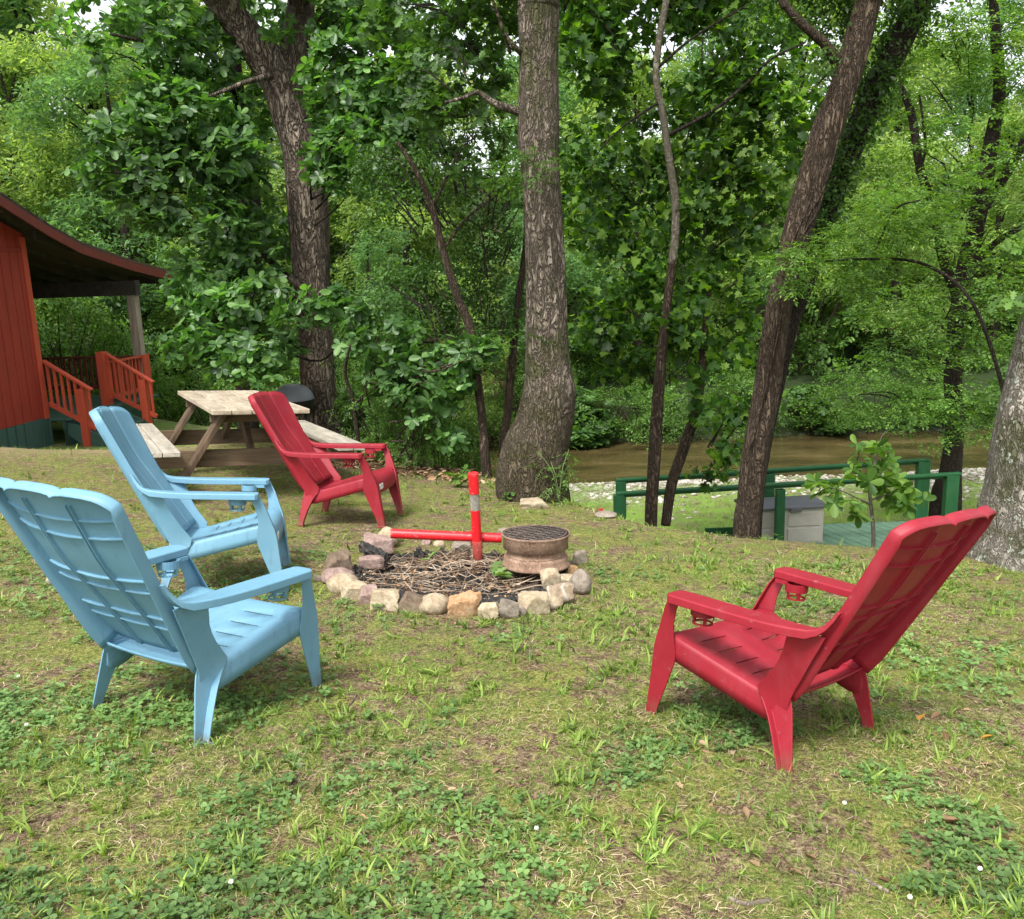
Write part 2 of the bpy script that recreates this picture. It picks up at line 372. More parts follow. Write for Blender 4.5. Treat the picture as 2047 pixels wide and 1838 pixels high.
# ================================================================== GROUND, WATER
def ground_mat():
    m, t, b, o = new_mat('lawn_soil'); n = NT(t); v = n.coord('Object')
    f1 = n.noise(v, 1.1, 6, .6); f2 = n.noise(v, 4.3, 6, .65, .4); f3 = n.noise(v, 17, 5, .7, .3); f4 = n.noise(v, 75, 4, .75)
    f5 = n.noise(v, 260, 3, .7); f4 = n.math('MULTIPLY_ADD', f5, .45, n.math('MULTIPLY', f4, .58))
    soil = n.ramp(f4, [(.38, (.018, .011, .007)), (.5, (.10, .062, .04)), (.61, (.30, .21, .14))])
    straw = n.ramp(f4, [(.36, (.04, .03, .015)), (.53, (.27, .21, .12)), (.64, (.52, .44, .27))])
    moss = n.ramp(f4, [(.36, (.03, .034, .007)), (.5, (.14, .15, .032)), (.63, (.36, .36, .10))])
    grn = n.ramp(f4, [(.36, (.02, .03, .008)), (.53, (.13, .17, .035)), (.66, (.30, .35, .09))])
    c = n.mix(n.ramp(f3, [(.49, (0, 0, 0)), (.58, (1, 1, 1))]), soil, straw)
    mm = n.math('MULTIPLY_ADD', f2, .38, n.math('MULTIPLY_ADD', f3, .45, n.math('MULTIPLY', f1, .22)))
    c = n.mix(n.ramp(mm, [(.495, (0, 0, 0)), (.57, (.9, .9, .9))]), c, moss)
    gm = n.math('MULTIPLY_ADD', n.noise(v, 6.2, 5, .65), .55, n.math('MULTIPLY', n.noise(v, 24, 4, .7), .45))
    c = n.mix(n.ramp(gm, [(.50, (0, 0, 0)), (.56, (.9, .9, .9))]), c, grn)
    # worn earth and leaf litter beyond the lawn, stones and thin turf on the low bank
    ge = n.n('ShaderNodeNewGeometry'); sp = n.n('ShaderNodeSeparateXYZ', ins={0: ge.outputs['Position']})
    y = sp.outputs['Y']; x = sp.outputs['X']
    def band(lo, hi, src=y): return n.n('ShaderNodeMapRange', interpolation_type='SMOOTHSTEP', ins={0: src, 1: lo, 2: hi}).outputs[0]
    wob = n.math('MULTIPLY_ADD', n.math('SUBTRACT', n.noise(v, .8, 5), .5), 5.0, y)
    low = n.mix(n.ramp(n.noise(v, 3, 5, .6), [(.36, (0, 0, 0)), (.6, (1, 1, 1))]), (.16, .16, .07), (.17, .27, .05))
    peb = n.n('ShaderNodeTexVoronoi', ins={'Vector': v, 'Scale': 11.0, 'Randomness': 1.0})
    pc = n.ramp(peb.outputs['Color'], [(.2, (.16, .14, .11)), (.5, (.34, .31, .26)), (.9, (.6, .58, .53))])
    pc = n.mix(n.ramp(peb.outputs['Distance'], [(.35, (0, 0, 0)), (.75, (.9, .9, .9))]), pc, (.05, .045, .03))
    c = n.mix(band(11.5, 12.5), c, low)
    c = n.mix(n.math('MULTIPLY', band(17.2, 20.3, wob), n.ramp(n.noise(v, 1.7, 5), [(.3, (.4, .4, .4)), (.6, (1, 1, 1))])), c, pc)
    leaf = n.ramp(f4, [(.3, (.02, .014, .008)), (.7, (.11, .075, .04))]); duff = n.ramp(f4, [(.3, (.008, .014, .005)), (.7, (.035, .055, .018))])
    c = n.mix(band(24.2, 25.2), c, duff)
    # the slope left of the big trunk is leaf litter
    sl_ = n.math('MULTIPLY', band(.25, -.35, x), band(8.0, 8.9))
    sl_ = n.math('MULTIPLY', sl_, band(-2.2, -1.2, x))
    c = n.mix(sl_, c, leaf)
    # dry path in front of the cabin
    path = n.math('MULTIPLY', band(-3.2, -4.2, x), n.math('MULTIPLY', band(9.0, 10.2), band(13.6, 12.2)))
    c = n.mix(n.math('MULTIPLY', path, n.ramp(f2, [(.3, (.2, .2, .2)), (.6, (.8, .8, .8))])), c, (.30, .23, .14))
    bmp = n.bump(f4, .9, .012, n.bump(f3, .6, .03))
    setp(t, b, c, .95, bmp, spec=.15); return m
M_GROUND = ground_mat()
xs = np.concatenate([np.linspace(-60, -9, 30)[:-1], np.linspace(-9, -4, 50)[:-1], np.linspace(-4, 5, 260)[:-1], np.linspace(5, 12, 60)[:-1], np.linspace(12, 60, 30)])
ys = np.concatenate([np.linspace(-12, 0, 14)[:-1], np.linspace(0, 9.5, 260)[:-1], np.linspace(9.5, 30, 130)[:-1], np.linspace(30, 160, 40)])
X, Y = np.meshgrid(xs, ys); Z = height(X, Y)
near = (Y < 10)
Z = Z + np.where(near, .010*fbm(np.c_[X.ravel()*6, Y.ravel()*6], 8, 3).reshape(X.shape), 0)
# shallow bowl of the fire pit
pr = np.hypot(X + .36, Y - 5.0); Z = Z - .07*sstep((.66 - pr)/.2)
nx, ny = len(xs), len(ys)
ii = (np.arange(ny - 1)[:, None]*nx + np.arange(nx - 1)[None]).ravel()
me = np_mesh('ground', np.c_[X.ravel(), Y.ravel(), Z.ravel()], np.stack([ii, ii + 1, ii + nx + 1, ii + nx], 1).ravel(), np.full(len(ii), 4))
tag(link('ground', me, M_GROUND, smooth=True), kind='structure')
m, t, b, o = new_mat('river_water'); n = NT(t)
v = n.coord('Object', (.5, 1.6, 1)); nz = n.noise(v, 3.2, 5, .6, .6); nz2 = n.noise(v, 14, 3, .6)
pat = n.noise(n.coord('Object', (.4, 1, 1)), 1.5, 5, .6)
setp(t, b, n.ramp(pat, [(.32, (.030, .024, .010)), (.55, (.075, .056, .022)), (.75, (.13, .10, .045))]), .08, n.bump(n.math('MULTIPLY_ADD', nz2, .35, nz), .55, .05), spec=.5)
gx = np.linspace(-60, 60, 2)
tag(MB().add([(-60, 19, -3.50), (60, 19, -3.50), (60, 26, -3.50), (-60, 26, -3.50)], [(0, 1, 2, 3)]).build('river', m), kind='structure')
# ================================================================== ADIRONDACK CHAIRS
P_BLUE = plastic('blue_plastic', (.12, .265, .365), (.15, .305, .41))
P_RED = plastic('red_plastic', (.225, .008, .018), (.28, .014, .027))
m, t, b, o = new_mat('sticker_white'); n = NT(t); setp(t, b, n.ramp(n.noise(n.coord('Object'), 40, 3), [(.4, (.55, .55, .50)), (.6, (.75, .75, .70))]), .5); M_STICK = m
def grid_obj(name, G, mat, parent, hole=None, thick=.005, extra=None, smooth=True):
    G = np.asarray(G); a, c = G.shape[:2]; vs = [tuple(p) for p in G.reshape(-1, 3)]; fs = []
    for i in range(a - 1):
        for j in range(c - 1):
            if hole and hole(i, j): continue
            fs.append((i*c + j, i*c + j + 1, (i + 1)*c + j + 1, (i + 1)*c + j))
    me = bpy.data.meshes.new(name); me.from_pydata(vs, [], fs); me.update()
    o = link(name, me, mat, parent, smooth)
    md = o.modifiers.new('shell', 'SOLIDIFY'); md.thickness = thick; md.offset = 0
    return o
NB = np.array([0, -.879, -.478]); DB = np.array([0, -.478, .879]); LB = .714
US = sorted(set([round(s*u, 3) for s in (-1, 1) for u in (0, .12, .24, .32, .345, .36, .375, .40, .5, .62, .74, .84, .90, .95, .98, 1.0)]))
def shift_(l): return .042*max(0, 1 - l/.42)**2
def back_pt(u, l):
    """u across (-1..1), l metres up the backrest from its foot"""
    tt = l/LB; wv = .226 + (.292 - .226)*min(tt, 1.05)
    lum = .018*math.sin(math.pi*min(max(tt*1.6, 0), 1))
    y0 = -.213; z0 = .262
    p = np.array([u*wv, y0, z0]) + DB*l + NB*(.040*(1 - u*u)*min(1, .3 + tt) - lum*(1 - u*u))
    g = math.exp(-((abs(u) - .36)/.018)**2); return p + NB*(.006*g - shift_(l))
def back_top(u):
    a = abs(u); lc = a/.36 if a < .36 else (a - .68)/.32; e = .040*(1 - a**2) + .010*(1 - lc**4) - .002
    if a > .74: e -= .022*((a - .74)/.26)**2.2
    return LB + .005 + e
def make_chair(mat, name='adirondack_chair', sticker=False):
    root = empty(name)
    ts = [0, .04, .1, .18, .26, .3, .46, .5, .6, .7, .8, .9, .96, 1.0]
    G = np.array([[back_pt(u, tt*back_top(u)) for u in US] for tt in ts])
    # rim folded backwards along the sides and the top
    bk = grid_obj('backrest', G, mat, root, hole=lambda i, j: i == 5 and abs(abs((US[j] + US[j+1])/2) - .36) < .01)
    ring = [G[i, 0] for i in range(len(ts))] + [G[-1, j] for j in range(1, len(US))] + [G[i, -1] for i in range(len(ts) - 2, -1, -1)]
    ring = np.array(ring); cen = G[7, len(US)//2]; out = []
    nr = len(ring)
    for k in range(nr):
        l = (ring[k] - G[0, len(US)//2]) @ DB
        dpt = .034 + .010*min(1, l/.08) + shift_(l) if (k < len(ts) - 1 or k > nr - len(ts)) else .040
        o_ = ring[k] - cen; o_ -= NB*(o_ @ NB); o_ /= np.linalg.norm(o_)
        out.append([ring[k], ring[k] + o_*.0018 + NB*.0008, ring[k] + o_*.003 + NB*.003, ring[k] + o_*.0035 + NB*.007, ring[k] + o_*.004 + NB*.02, ring[k] + o_*.004 + NB*dpt])
    rim = grid_obj('rim', np.array(out), mat, bk, thick=.006)
    rb = MB()
    segs = [(-.97, -.385), (-.335, .335), (.385, .97)]
    for l in (.64, .57, .39, .335, .20, .145):
        for a, c in segs:
            us = np.linspace(a, c, 9); secs = []
            for i, u in enumerate(us):
                p = back_pt(u, l); h = .013*(1 - .25*(2*i/8 - 1)**2); secs.append([p + NB*.001 - DB*.0022, p + NB*.001 + DB*.0022, p + NB*h + DB*.002, p + NB*h - DB*.002])
            rb.loft(secs)
    for u0 in (-.385, -.335, .335, .385):
        secs = []
        for l in np.linspace(.01, .70, 14):
            p = back_pt(u0, l); x = np.array([.0018, 0, 0]); secs.append([p - x + NB*.001, p + x + NB*.001, p + x + NB*.013, p - x + NB*.013])
        rb.loft(secs)
    rb.build('rib', mat, bk)
    # seat shell with slots, side skirts and front apron
    prof = [(-.222, .262), (-.216, .250), (-.200, .240), (-.175, .238), (-.14, .243), (-.09, .256), (-.045, .2695), (-.0395, .2713), (.02, .289), (.0255, .2907), (.09, .310), (.0955, .3117), (.16, .331), (.1655, .3327), (.205, .344), (.228, .349), (.252, .347), (.272, .338), (.287, .323), (.295, .303), (.299, .28), (.301, .24)]
    su = [-1, -.9, -.74, -.5, -.22, -.1, 0, .1, .22, .5, .74, .9, 1]
    slots = {6, 8, 10, 12}
    G = []
    for (y, z) in prof:
        wd = .224 + (.287 - .224)*min(max((y + .2)/.42, 0), 1); row = []
        drop = .085 if y < .2 else .085*max(0, 1 - (y - .2)/.14) + .004
        if y > .27: drop = .004
        wd -= .014*min(1, max(0, (y - .2)/.1))
        row += [(-wd - .0095, y, z - drop), (-wd - .0095, y, z - drop*.6), (-wd - .009, y, z - drop*.18), (-wd - .0075, y, z - min(.008, drop*.1)), (-wd - .0045, y, z - min(.003, drop*.05))]
        for u in su: row.append((u*wd, y, z - .009*(1 - u*u) ))
        row += [(wd + .0045, y, z - min(.003, drop*.05)), (wd + .0075, y, z - min(.008, drop*.1)), (wd + .009, y, z - drop*.18), (wd + .0095, y, z - drop*.6), (wd + .0095, y, z - drop)]
        G.append(row)
    def hole(i, j):
        if i not in slots or j < 5 or j > 5 + len(su) - 2: return False
        u = (su[j-5] + su[j-4])/2; return .2 < abs(u) < .78
    seat = grid_obj('seat', G, mat, root, hole, .005)
    if sticker:
        MB().box(.13, .215, .2995, .3040, .258, .294).build('label_sticker', M_STICK, seat)
    def lsec(ox, oy, z, sw, fw, sx, th=.006, back=1):
        # corner at (ox, oy); side plate runs back (-y*back) by sw, front plate runs inwards by fw
        i = -sx
        pts = [(ox, oy), (ox + i*fw, oy), (ox + i*fw, oy - back*th), (ox + i*th, oy - back*th), (ox + i*th, oy - back*sw), (ox, oy - back*sw)]
        return [(p[0], p[1], z) for p in pts]
    for sx in (-1, 1):
        # front leg and arm post in one plate
        mb = MB(); zs = [0.0, .012, .012, .08, .16, .22, .255, .29, .33, .36, .40, .45, .505]
        oy = [.352, .351, .348, .338, .324, .315, .310, .304, .293, .281, .266, .246, .215]
        ox = [.279, .280, .276, .281, .288, .294, .297, .301, .305, .308, .315, .325, .340]
        sw = [.056, .056, .044, .058, .078, .093, .102, .100, .084, .070, .058, .052, .048]
        fw = [.045, .045, .036, .040, .048, .058, .062, .055, .042, .034, .030, .026, .022]
        mb.loft([lsec(sx*ox[i], oy[i], zs[i], sw[i], fw[i], sx) for i in range(len(zs))])
        mb.build('leg', mat, root, bevel=.003)
        # rear leg: side plate with a flange turned out along its front edge
        mb = MB(); zs = [0, .012, .012, .06, .12, .18, .22, .255]
        ry = [-.283, -.282, -.274, -.266, -.256, -.246, -.239, -.228]; rx = [.268, .268, .262, .257, .249, .241, .237, .233]
        sw = [.055, .055, .042, .047, .060, .078, .098, .125]; fl = [.034, .034, .026, .028, .028, .026, .022, .012]; secs = []
        for i in range(len(zs)):
            x = sx*rx[i]; y = ry[i]; f = y + sw[i]; th = .006
            secs.append([(x, y, zs[i]), (x, f - th, zs[i]), (x + sx*fl[i], f - th, zs[i]), (x + sx*fl[i], f, zs[i]), (x - sx*th, f, zs[i]), (x - sx*th, y, zs[i])])
        mb.loft(secs); mb.build('leg', mat, root, bevel=.003)
        # side panel under the arm
        mb = MB(); secs = []
        for z, ya, yb in ((.20, -.222, -.150), (.24, -.230, -.125), (.27, -.243, -.118), (.30, -.258, -.142), (.34, -.280, -.175), (.38, -.300, -.200), (.42, -.321, -.222), (.46, -.343, -.240), (.505, -.366, -.262)):
            x0 = .231 + (z - .2)*.17; x1 = x0 + .012 + (.03 if z > .4 else 0)*(z - .4)/.1; th = .006; ym = (ya + yb)/2
            secs.append([(sx*x0, ya, z), (sx*(x0 - .002), ym, z), (sx*x1, yb, z), (sx*(x1 + th), yb, z), (sx*(x0 - .002 + th), ym, z), (sx*(x0 + th), ya, z)])
        mb.loft(secs); mb.build('side_panel', mat, root, bevel=.0025, angle=50)
        # armrest: rounded slab that bends up into the backrest rim
        mb = MB(); secs = []
        path = [(.212, .285, .352, .5195), (.198, .272, .366, .520), (.12, .268, .367, .520), (.02, .264, .363, .519), (-.08, .259, .358, .518), (-.16, .259, .351, .518), (-.22, .262, .343, .519), (-.27, .266, .334, .521), (-.315, .268, .323, .524), (-.345, .272, .313, .532), (-.366, .276, .306, .548), (-.383, .279, .300, .570), (-.402, .282, .297, .600)]
        for i, (y, xi, xo, z) in enumerate(path):
            a = min(1, max(0, (i - 8)/4)); h = .030*(1 - .55*a)
            dy, dz = -a*h*.9, -h*(1 - a*.8); e = .004
            secs.append([(sx*xi, y + dy, z + dz), (sx*xi, y, z - e), (sx*(xi + e), y, z), (sx*((xi + xo)/2), y, z + .001), (sx*(xo - e), y, z), (sx*xo, y, z - e), (sx*xo, y + dy, z + dz)])
        mb.loft(secs); arm = mb.build('armrest', mat, root, bevel=.004, angle=30)
        # cup ring slid under the arm and the cut above it
        mb = MB(); k = 22; cx, cy = sx*.283, .105; secs = []
        for j in range(k):
            an = 2*math.pi*j/k; c_, s_ = math.cos(an), math.sin(an)
            secs.append([(cx + r_*c_, cy + r_*s_, z) for r_, z in ((.041, .487), (.045, .487), (.043, .455), (.039, .455))])
        mb.loft(secs, closed=True)
        for an in (.4, 1.6, 2.8, 4.0, 5.2):
            c_, s_ = math.cos(an), math.sin(an); mb.beam((cx + .039*c_, cy + .039*s_, .457), (cx + .033*c_, cy + .033*s_, .427), .012, .003)
        secs = []
        for j in range(k):
            an = 2*math.pi*j/k; c_, s_ = math.cos(an), math.sin(an)
            secs.append([(cx + r_*c_, cy + r_*s_, z) for r_, z in ((.030, .431), (.036, .431), (.036, .425), (.030, .425))])
        mb.loft(secs, closed=True)
        mb.box(cx - .02, cx + .02, cy + .03, cy + .085, .474, .488)
        mb.build('cup_ring', mat, arm)
    return root
def place_chair(root, X, Y, a, dz, t1, t2, sink=0):
    Mx = np.array([[1, 0, t2*0], [0, 1, 0], [0, 0, 1]], float)
    ex = np.array([1, 0, t2]); ey = np.array([0, 1, t1]); ez = np.cross(ex, ey); L = np.stack([ex/np.linalg.norm(ex), ey/np.linalg.norm(ey), ez/np.linalg.norm(ez)], 1)
    Rz = np.array([[math.cos(a), -math.sin(a), 0], [math.sin(a), math.cos(a), 0], [0, 0, 1]])
    Rm = RGW @ Rz @ L; p = RGW @ np.array([X, Y, dz - CH - sink]) + CAM
    M = Matrix.Identity(4)
    for i in range(3):
        for j in range(3): M[i][j] = Rm[i, j]
        M[i][3] = p[i]
    root.matrix_world = M
G_CH = 'plastic adirondack chairs round the fire pit'
cA = make_chair(P_BLUE); place_chair(cA, -1.132, 3.249, -.498, -.008, .003, .005)
tag(cA, 'nearest light blue plastic adirondack chair, seen from behind with its ribbed back', 'chair', G_CH)
cB = make_chair(P_BLUE, sticker=True); place_chair(cB, -1.556, 4.827, -1.394, .018, -.025, .047)
tag(cB, 'light blue plastic adirondack chair seen side-on just behind the nearest blue chair', 'chair', G_CH)
cC = make_chair(P_RED, sticker=True); place_chair(cC, -1.179, 6.485, -1.680, .015, .025, .016)
tag(cC, 'red plastic adirondack chair seen from its side in front of the wooden picnic table', 'chair', G_CH)
cD = make_chair(P_RED); place_chair(cD, .957, 3.173, .695, -.024, 0, -.014)
tag(cD, 'red plastic adirondack chair standing alone in the right foreground', 'chair', G_CH)
# ================================================================== PICNIC TABLE
WOOD_TOP = wood('weathered_pine_top', (.34, .275, .195), (.22, .17, .115), (.42, .355, .265))
WOOD_BEAM = wood('brown_treated_beam', (.070, .042, .022), (.045, .027, .014), (.11, .07, .038), 'Z')
WOOD_X = wood('brown_treated_brace', (.10, .066, .036), (.07, .045, .024), (.15, .10, .058), 'X')
WOOD_BENCH = wood('grey_pine_bench', (.32, .29, .23), (.24, .21, .165), (.40, .365, .30))
pt = empty('picnic_table'); place_chair(pt, -2.403, 7.951, .466, 0, 0, 0)
tag(pt, 'weathered wooden picnic table with attached benches on the lawn behind the two side-on chairs', 'picnic table')
TW, TL = .372, 1.06
mb = MB(); wv = 2*TW/5
for i in range(5):
    x0 = -TW + i*wv + .003; j = .012*math.sin(i*2.3); mb.box(x0, x0 + wv - .006, -TL - j, TL + j*.5, .712, .75)
mb.build('tabletop', WOOD_TOP, pt, bevel=.006)
for sx in (-1, 1):
    mb = MB()
    for i in range(2):
        a = .60 + i*.128; x0, x1 = sorted((sx*a, sx*(a + .122))); mb.box(x0, x1, -TL, TL, .405, .443)
    mb.build('bench_seat', WOOD_BENCH, pt, bevel=.005)
for sy in (-1, 1):
    y = sy*(TL - .34)
    for sx in (-1, 1):
        mb = MB(); mb.beam((sx*.235, y, .70), (sx*.66, y, 0.0), .045, .185, up=(0, 1, 0)); 
        mb.v = [(p[0], p[1], min(max(p[2], 0), .705)) for p in mb.v]
        lg = mb.build('leg', WOOD_BEAM, pt, bevel=.004)
    yy = y + .045*1
    MB().box(-.84, .84, yy - .022, yy + .022, .265, .403).build('seat_support', WOOD_X, pt, bevel=.004)
    MB().box(-.33, .33, yy - .022, yy + .022, .62, .709).build('top_support', WOOD_X, pt, bevel=.004)
    MB().beam((0, yy - sy*.03, .35), (0, sy*.12, .70), .09, .04, up=(1, 0, 0)).build('brace', WOOD_BEAM, pt, bevel=.003)
m, t, b, o = new_mat('galvanised_bolt'); setp(t, b, (.5, .48, .42), .45, metal=.8); M_BOLT = m
for sy in (-1, 1):
    for sx in (-1, 1):
        for f in (.50,):
            px_, pz_ = .235 + (.66 - .235)*f, .70 - .70*f; y = sy*(TL - .34); MB().tube([(sx*px_, y - .022, pz_), (sx*px_, y - .034, pz_)], .013, 8).build('bolt', M_BOLT, pt)
# ================================================================== FIRE PIT
def stone_mat(name, c1, c2, c3, vein=False):
    m, t, b, o = new_mat(name); n = NT(t); v = n.coord('Object')
    f = n.noise(v, 9, 6, .65, .5); g = n.noise(v, 60, 4, .7)
    c = n.ramp(f, [(.32, c1), (.5, c2), (.68, c3)]); c = n.mix(n.ramp(g, [(.35, (.55, .55, .55)), (.6, (0, 0, 0))]), c, tuple(.5*x for x in c1))
    if vein:
        w_ = n.n('ShaderNodeTexWave', ins={'Vector': n.coord('Object', (1, 1, 1), (.5, .3, .2)), 'Scale': 4.0, 'Distortion': 4.0, 'Detail': 3.0}).outputs['Fac']
        c = n.mix(n.ramp(w_, [(.93, (0, 0, 0)), (.97, (1, 1, 1))]), c, (.40, .36, .30))
    # soil creeping up from below
    sp = n.n('ShaderNodeSeparateXYZ', ins={0: n.n('ShaderNodeTexCoord').outputs['Generated']})
    k = n.ramp(n.math('MULTIPLY_ADD', f, .25, sp.outputs['Z']), [(.22, (.8, .8, .8)), (.42, (0, 0, 0))]); c = n.mix(k, c, (.09, .055, .035))
    setp(t, b, c, .85, n.bump(g, .6, .006, n.bump(f, .5, .01)), spec=.25); return m
ST = {'tan': stone_mat('tan_sandstone', (.26, .19, .12), (.38, .31, .21), (.48, .42, .31)),
      'cream': stone_mat('cream_sandstone', (.30, .23, .145), (.41, .335, .225), (.50, .43, .31)),
      'brown': stone_mat('brown_sandstone', (.10, .07, .05), (.18, .13, .09), (.25, .19, .14)),
      'mauve': stone_mat('mauve_sandstone', (.20, .13, .11), (.30, .21, .18), (.38, .29, .25)),
      'orange': stone_mat('rust_sandstone', (.30, .15, .07), (.42, .26, .14), (.36, .29, .20)),
      'grey': stone_mat('grey_sandstone', (.17, .14, .11), (.26, .22, .175), (.35, .305, .25)),
      'vein': stone_mat('veined_sandstone', (.22, .16, .11), (.34, .26, .18), (.42, .35, .27), True)}
def rock_mesh(seed, dims, kind='block', sub=4, mr=None):
    bm = bmesh.new(); bmesh.ops.create_icosphere(bm, subdivisions=sub, radius=1); r = np.random.default_rng(seed)
    V = np.array([v.co[:] for v in bm.verts]); V /= np.linalg.norm(V, axis=1)[:, None]
    if kind == 'block':
        n_ = 11; N = r.normal(size=(n_, 3)); N /= np.linalg.norm(N, axis=1)[:, None]
        N = np.vstack([N, [[1, .15, 0], [-1, .1, .1], [0, 1, .1], [.1, -1, 0], [0, .1, 1], [0, 0, -1]] + r.normal(0, .16, (6, 3))]); N /= np.linalg.norm(N, axis=1)[:, None]
        h = np.r_[r.uniform(.82, 1.15, n_), r.uniform(.72, .85, 6)]
        d = V @ N.T; rad = np.min(np.where(d > .05, h/np.maximum(d, .05), 9), axis=1); W_ = V*rad[:, None]
        W_ *= (1 + .07*fbm(V*2.5, seed, 4))[:, None]
    else:
        W_ = V*(1 + .16*fbm(V*1.2, seed, 2) + .02*fbm(V*6, seed, 2))[:, None]
    W_ = W_/np.abs(W_).max(axis=0)*np.array(dims)/2
    for v, c in zip(bm.verts, W_): v.co = c
    me = bpy.data.meshes.new('rock'); bm.to_mesh(me); bm.free(); return me
def rock(i, box, mat, kind, label, name='rock', cat='rock', grp='stones ringing the fire pit', D=None, deep=None, tilt=(0, 0), yaw=None, org=(620, 920), k=3.378, sink=.18):
    x0, x1, y0, y1 = box; px0, px1, py0, py1 = org[0] + x0/k, org[0] + x1/k, org[1] + y0/k, org[1] + y1/k
    base = on_lawn((px0 + px1)/2, py1) if D is None else at((px0 + px1)/2, py1, D)
    d = base[1]; wdt = (px1 - px0)/FPX*d*1.0; dep = deep or wdt*.8
    ht = max(.04, (py1 - py0)/FPX*d*1.02 - .30*dep*.62)      # part of the outline is the top seen from above
    ht *= 1 + sink
    if i < 23 or i in (24, 25): wdt *= 1.12; ht *= 1.18
    me = rock_mesh(i*13 + 5, (wdt*1.03, dep*1.15, ht), kind)
    o = link(name, me, ST[mat], None, True if kind != 'block' else False)
    if kind == 'block':
        o.data.polygons.foreach_set('use_smooth', np.ones(len(me.polygons), bool)); md = o.modifiers.new('es', 'EDGE_SPLIT'); md.split_angle = R(28)
    o.location = (base[0], base[1] + dep*.42, base[2] + ht*(.5 - sink)); o.rotation_euler = (tilt[0], tilt[1], (i*.37 % .5) - .25 if yaw is None else yaw)
    tag(o, label, cat, grp); return o
RK = [
 (1, (85, 305, 612, 765), 'brown', 'block', 'largest dark brown boulder at the left end of the fire pit ring'),
 (2, (75, 282, 722, 845), 'mauve', 'round', 'low pinkish slab leaning in front of the dark brown boulder'),
 (3, (108, 325, 765, 908), 'tan', 'round', 'rounded tan stone at the front left bend of the ring, below the pinkish slab'),
 (4, (185, 400, 828, 958), 'cream', 'block', 'pale cream block in the ring between the rounded tan stone and the grey pink slab'),
 (5, (320, 480, 838, 985), 'mauve', 'block', 'upright greyish pink slab in the ring just right of the pale cream block'),
 (6, (400, 612, 858, 1022), 'tan', 'block', 'large angular tan stone leaning right in the front left of the ring'),
 (7, (598, 770, 878, 1038), 'brown', 'block', 'wedge of brown stone just left of the smooth egg shaped cobble'),
 (8, (733, 936, 898, 1052), 'tan', 'round', 'smooth egg shaped cobble in the middle of the front of the ring'),
 (9, (930, 1140, 900, 1068), 'orange', 'block', 'rusty orange brown block just right of the egg shaped cobble'),
 (10, (1098, 1162, 893, 965), 'orange', 'block', 'small orange chip lying behind the rusty orange block'),
 (11, (1140, 1285, 955, 1080), 'cream', 'block', 'cracked low cream stone between the rusty orange block and the grey upright slab'),
 (12, (1270, 1415, 918, 1085), 'grey', 'block', 'grey mauve slab standing upright in the front right of the ring'),
 (13, (1398, 1460, 985, 1062), 'grey', 'round', 'small grey green stone squeezed beside the upright grey slab'),
 (14, (1415, 1622, 892, 1052), 'cream', 'block', 'pointed cream yellow stone with a peaked top in the front right of the ring'),
 (15, (1525, 1706, 917, 1012), 'tan', 'round', 'smooth flat oval tan stone tucked behind the pointed cream stone'),
 (16, (1585, 1778, 823, 978), 'vein', 'block', 'angular tan rock with white veins at the front right bend of the ring'),
 (17, (1558, 1690, 733, 872), 'tan', 'block', 'leaning triangular tan wedge on the inside right of the ring'),
 (18, (1665, 1802, 768, 838), 'tan', 'round', 'small flat tan stone lying on top of the veined rock'),
 (19, (1758, 1906, 738, 905), 'grey', 'round', 'big rounded grey stone at the right end of the ring'),
 (20, (1720, 1812, 698, 775), 'orange', 'block', 'small reddish stone right of the leaning triangular wedge, below the wheel rim'),
 (21, (1772, 1882, 606, 705), 'grey', 'block', 'pale grey white blocky stone directly right of the wheel rim'),
 (22, (1648, 1782, 680, 755), 'brown', 'block', 'dark soot stained stone under the right edge of the wheel rim'),  # dark tone is the plain brown sandstone colour
 (24, (338, 555, 500, 650), 'mauve', 'block', 'mauve brown boulder on the back left of the ring below the yellow cobble'),
 (25, (308, 492, 638, 735), 'mauve', 'block', 'low mauve stone just inside the ring beside the charred log'),
 (27, (828, 912, 532, 592), 'cream', 'round', 'small pale stone at the back of the ring under the middle of the red tube'),
 (28, (948, 1092, 538, 602), 'grey', 'block', 'flat grey stone at the back of the ring just left of the red post'),
 (29, (738, 830, 530, 575), 'mauve', 'block', 'flat pinkish stone at the back of the ring under the red tube'),
 (30, (1002, 1104, 606, 690), 'brown', 'block', 'dark brown flat stone inside the pit at the left foot of the red post'),
 (31, (18, 72, 763, 822), 'grey', 'block', 'small dark grey stone lying just outside the left end of the ring'),
]
for r_ in RK: rock(*r_)
rk = rock(23, (438, 602, 428, 592), 'cream', 'round', 'pale yellow cobble standing upright at the left end of the horizontal red tube')
rk = rock(32, (1380, 1620, 238, 325), 'tan', 'block', 'tan boulder half buried at the foot of the big straight trunk', grp='loose stones on the lawn', sink=.3)
rock(33, (1920, 2080, 350, 392), 'grey', 'round', 'flat grey stone in the grass right of the big straight trunk', grp='loose stones on the lawn', sink=.3)
rock(34, (1255, 1340, 455, 500), 'grey', 'block', 'flat stone behind the red post, half hidden by the wheel rim', grp='loose stones on the lawn', sink=.2)
rock(35, (-1800, -1690, 760, 845), 'grey', 'block', 'pale grey stone behind the left legs of the nearest blue chair', grp='loose stones on the lawn')
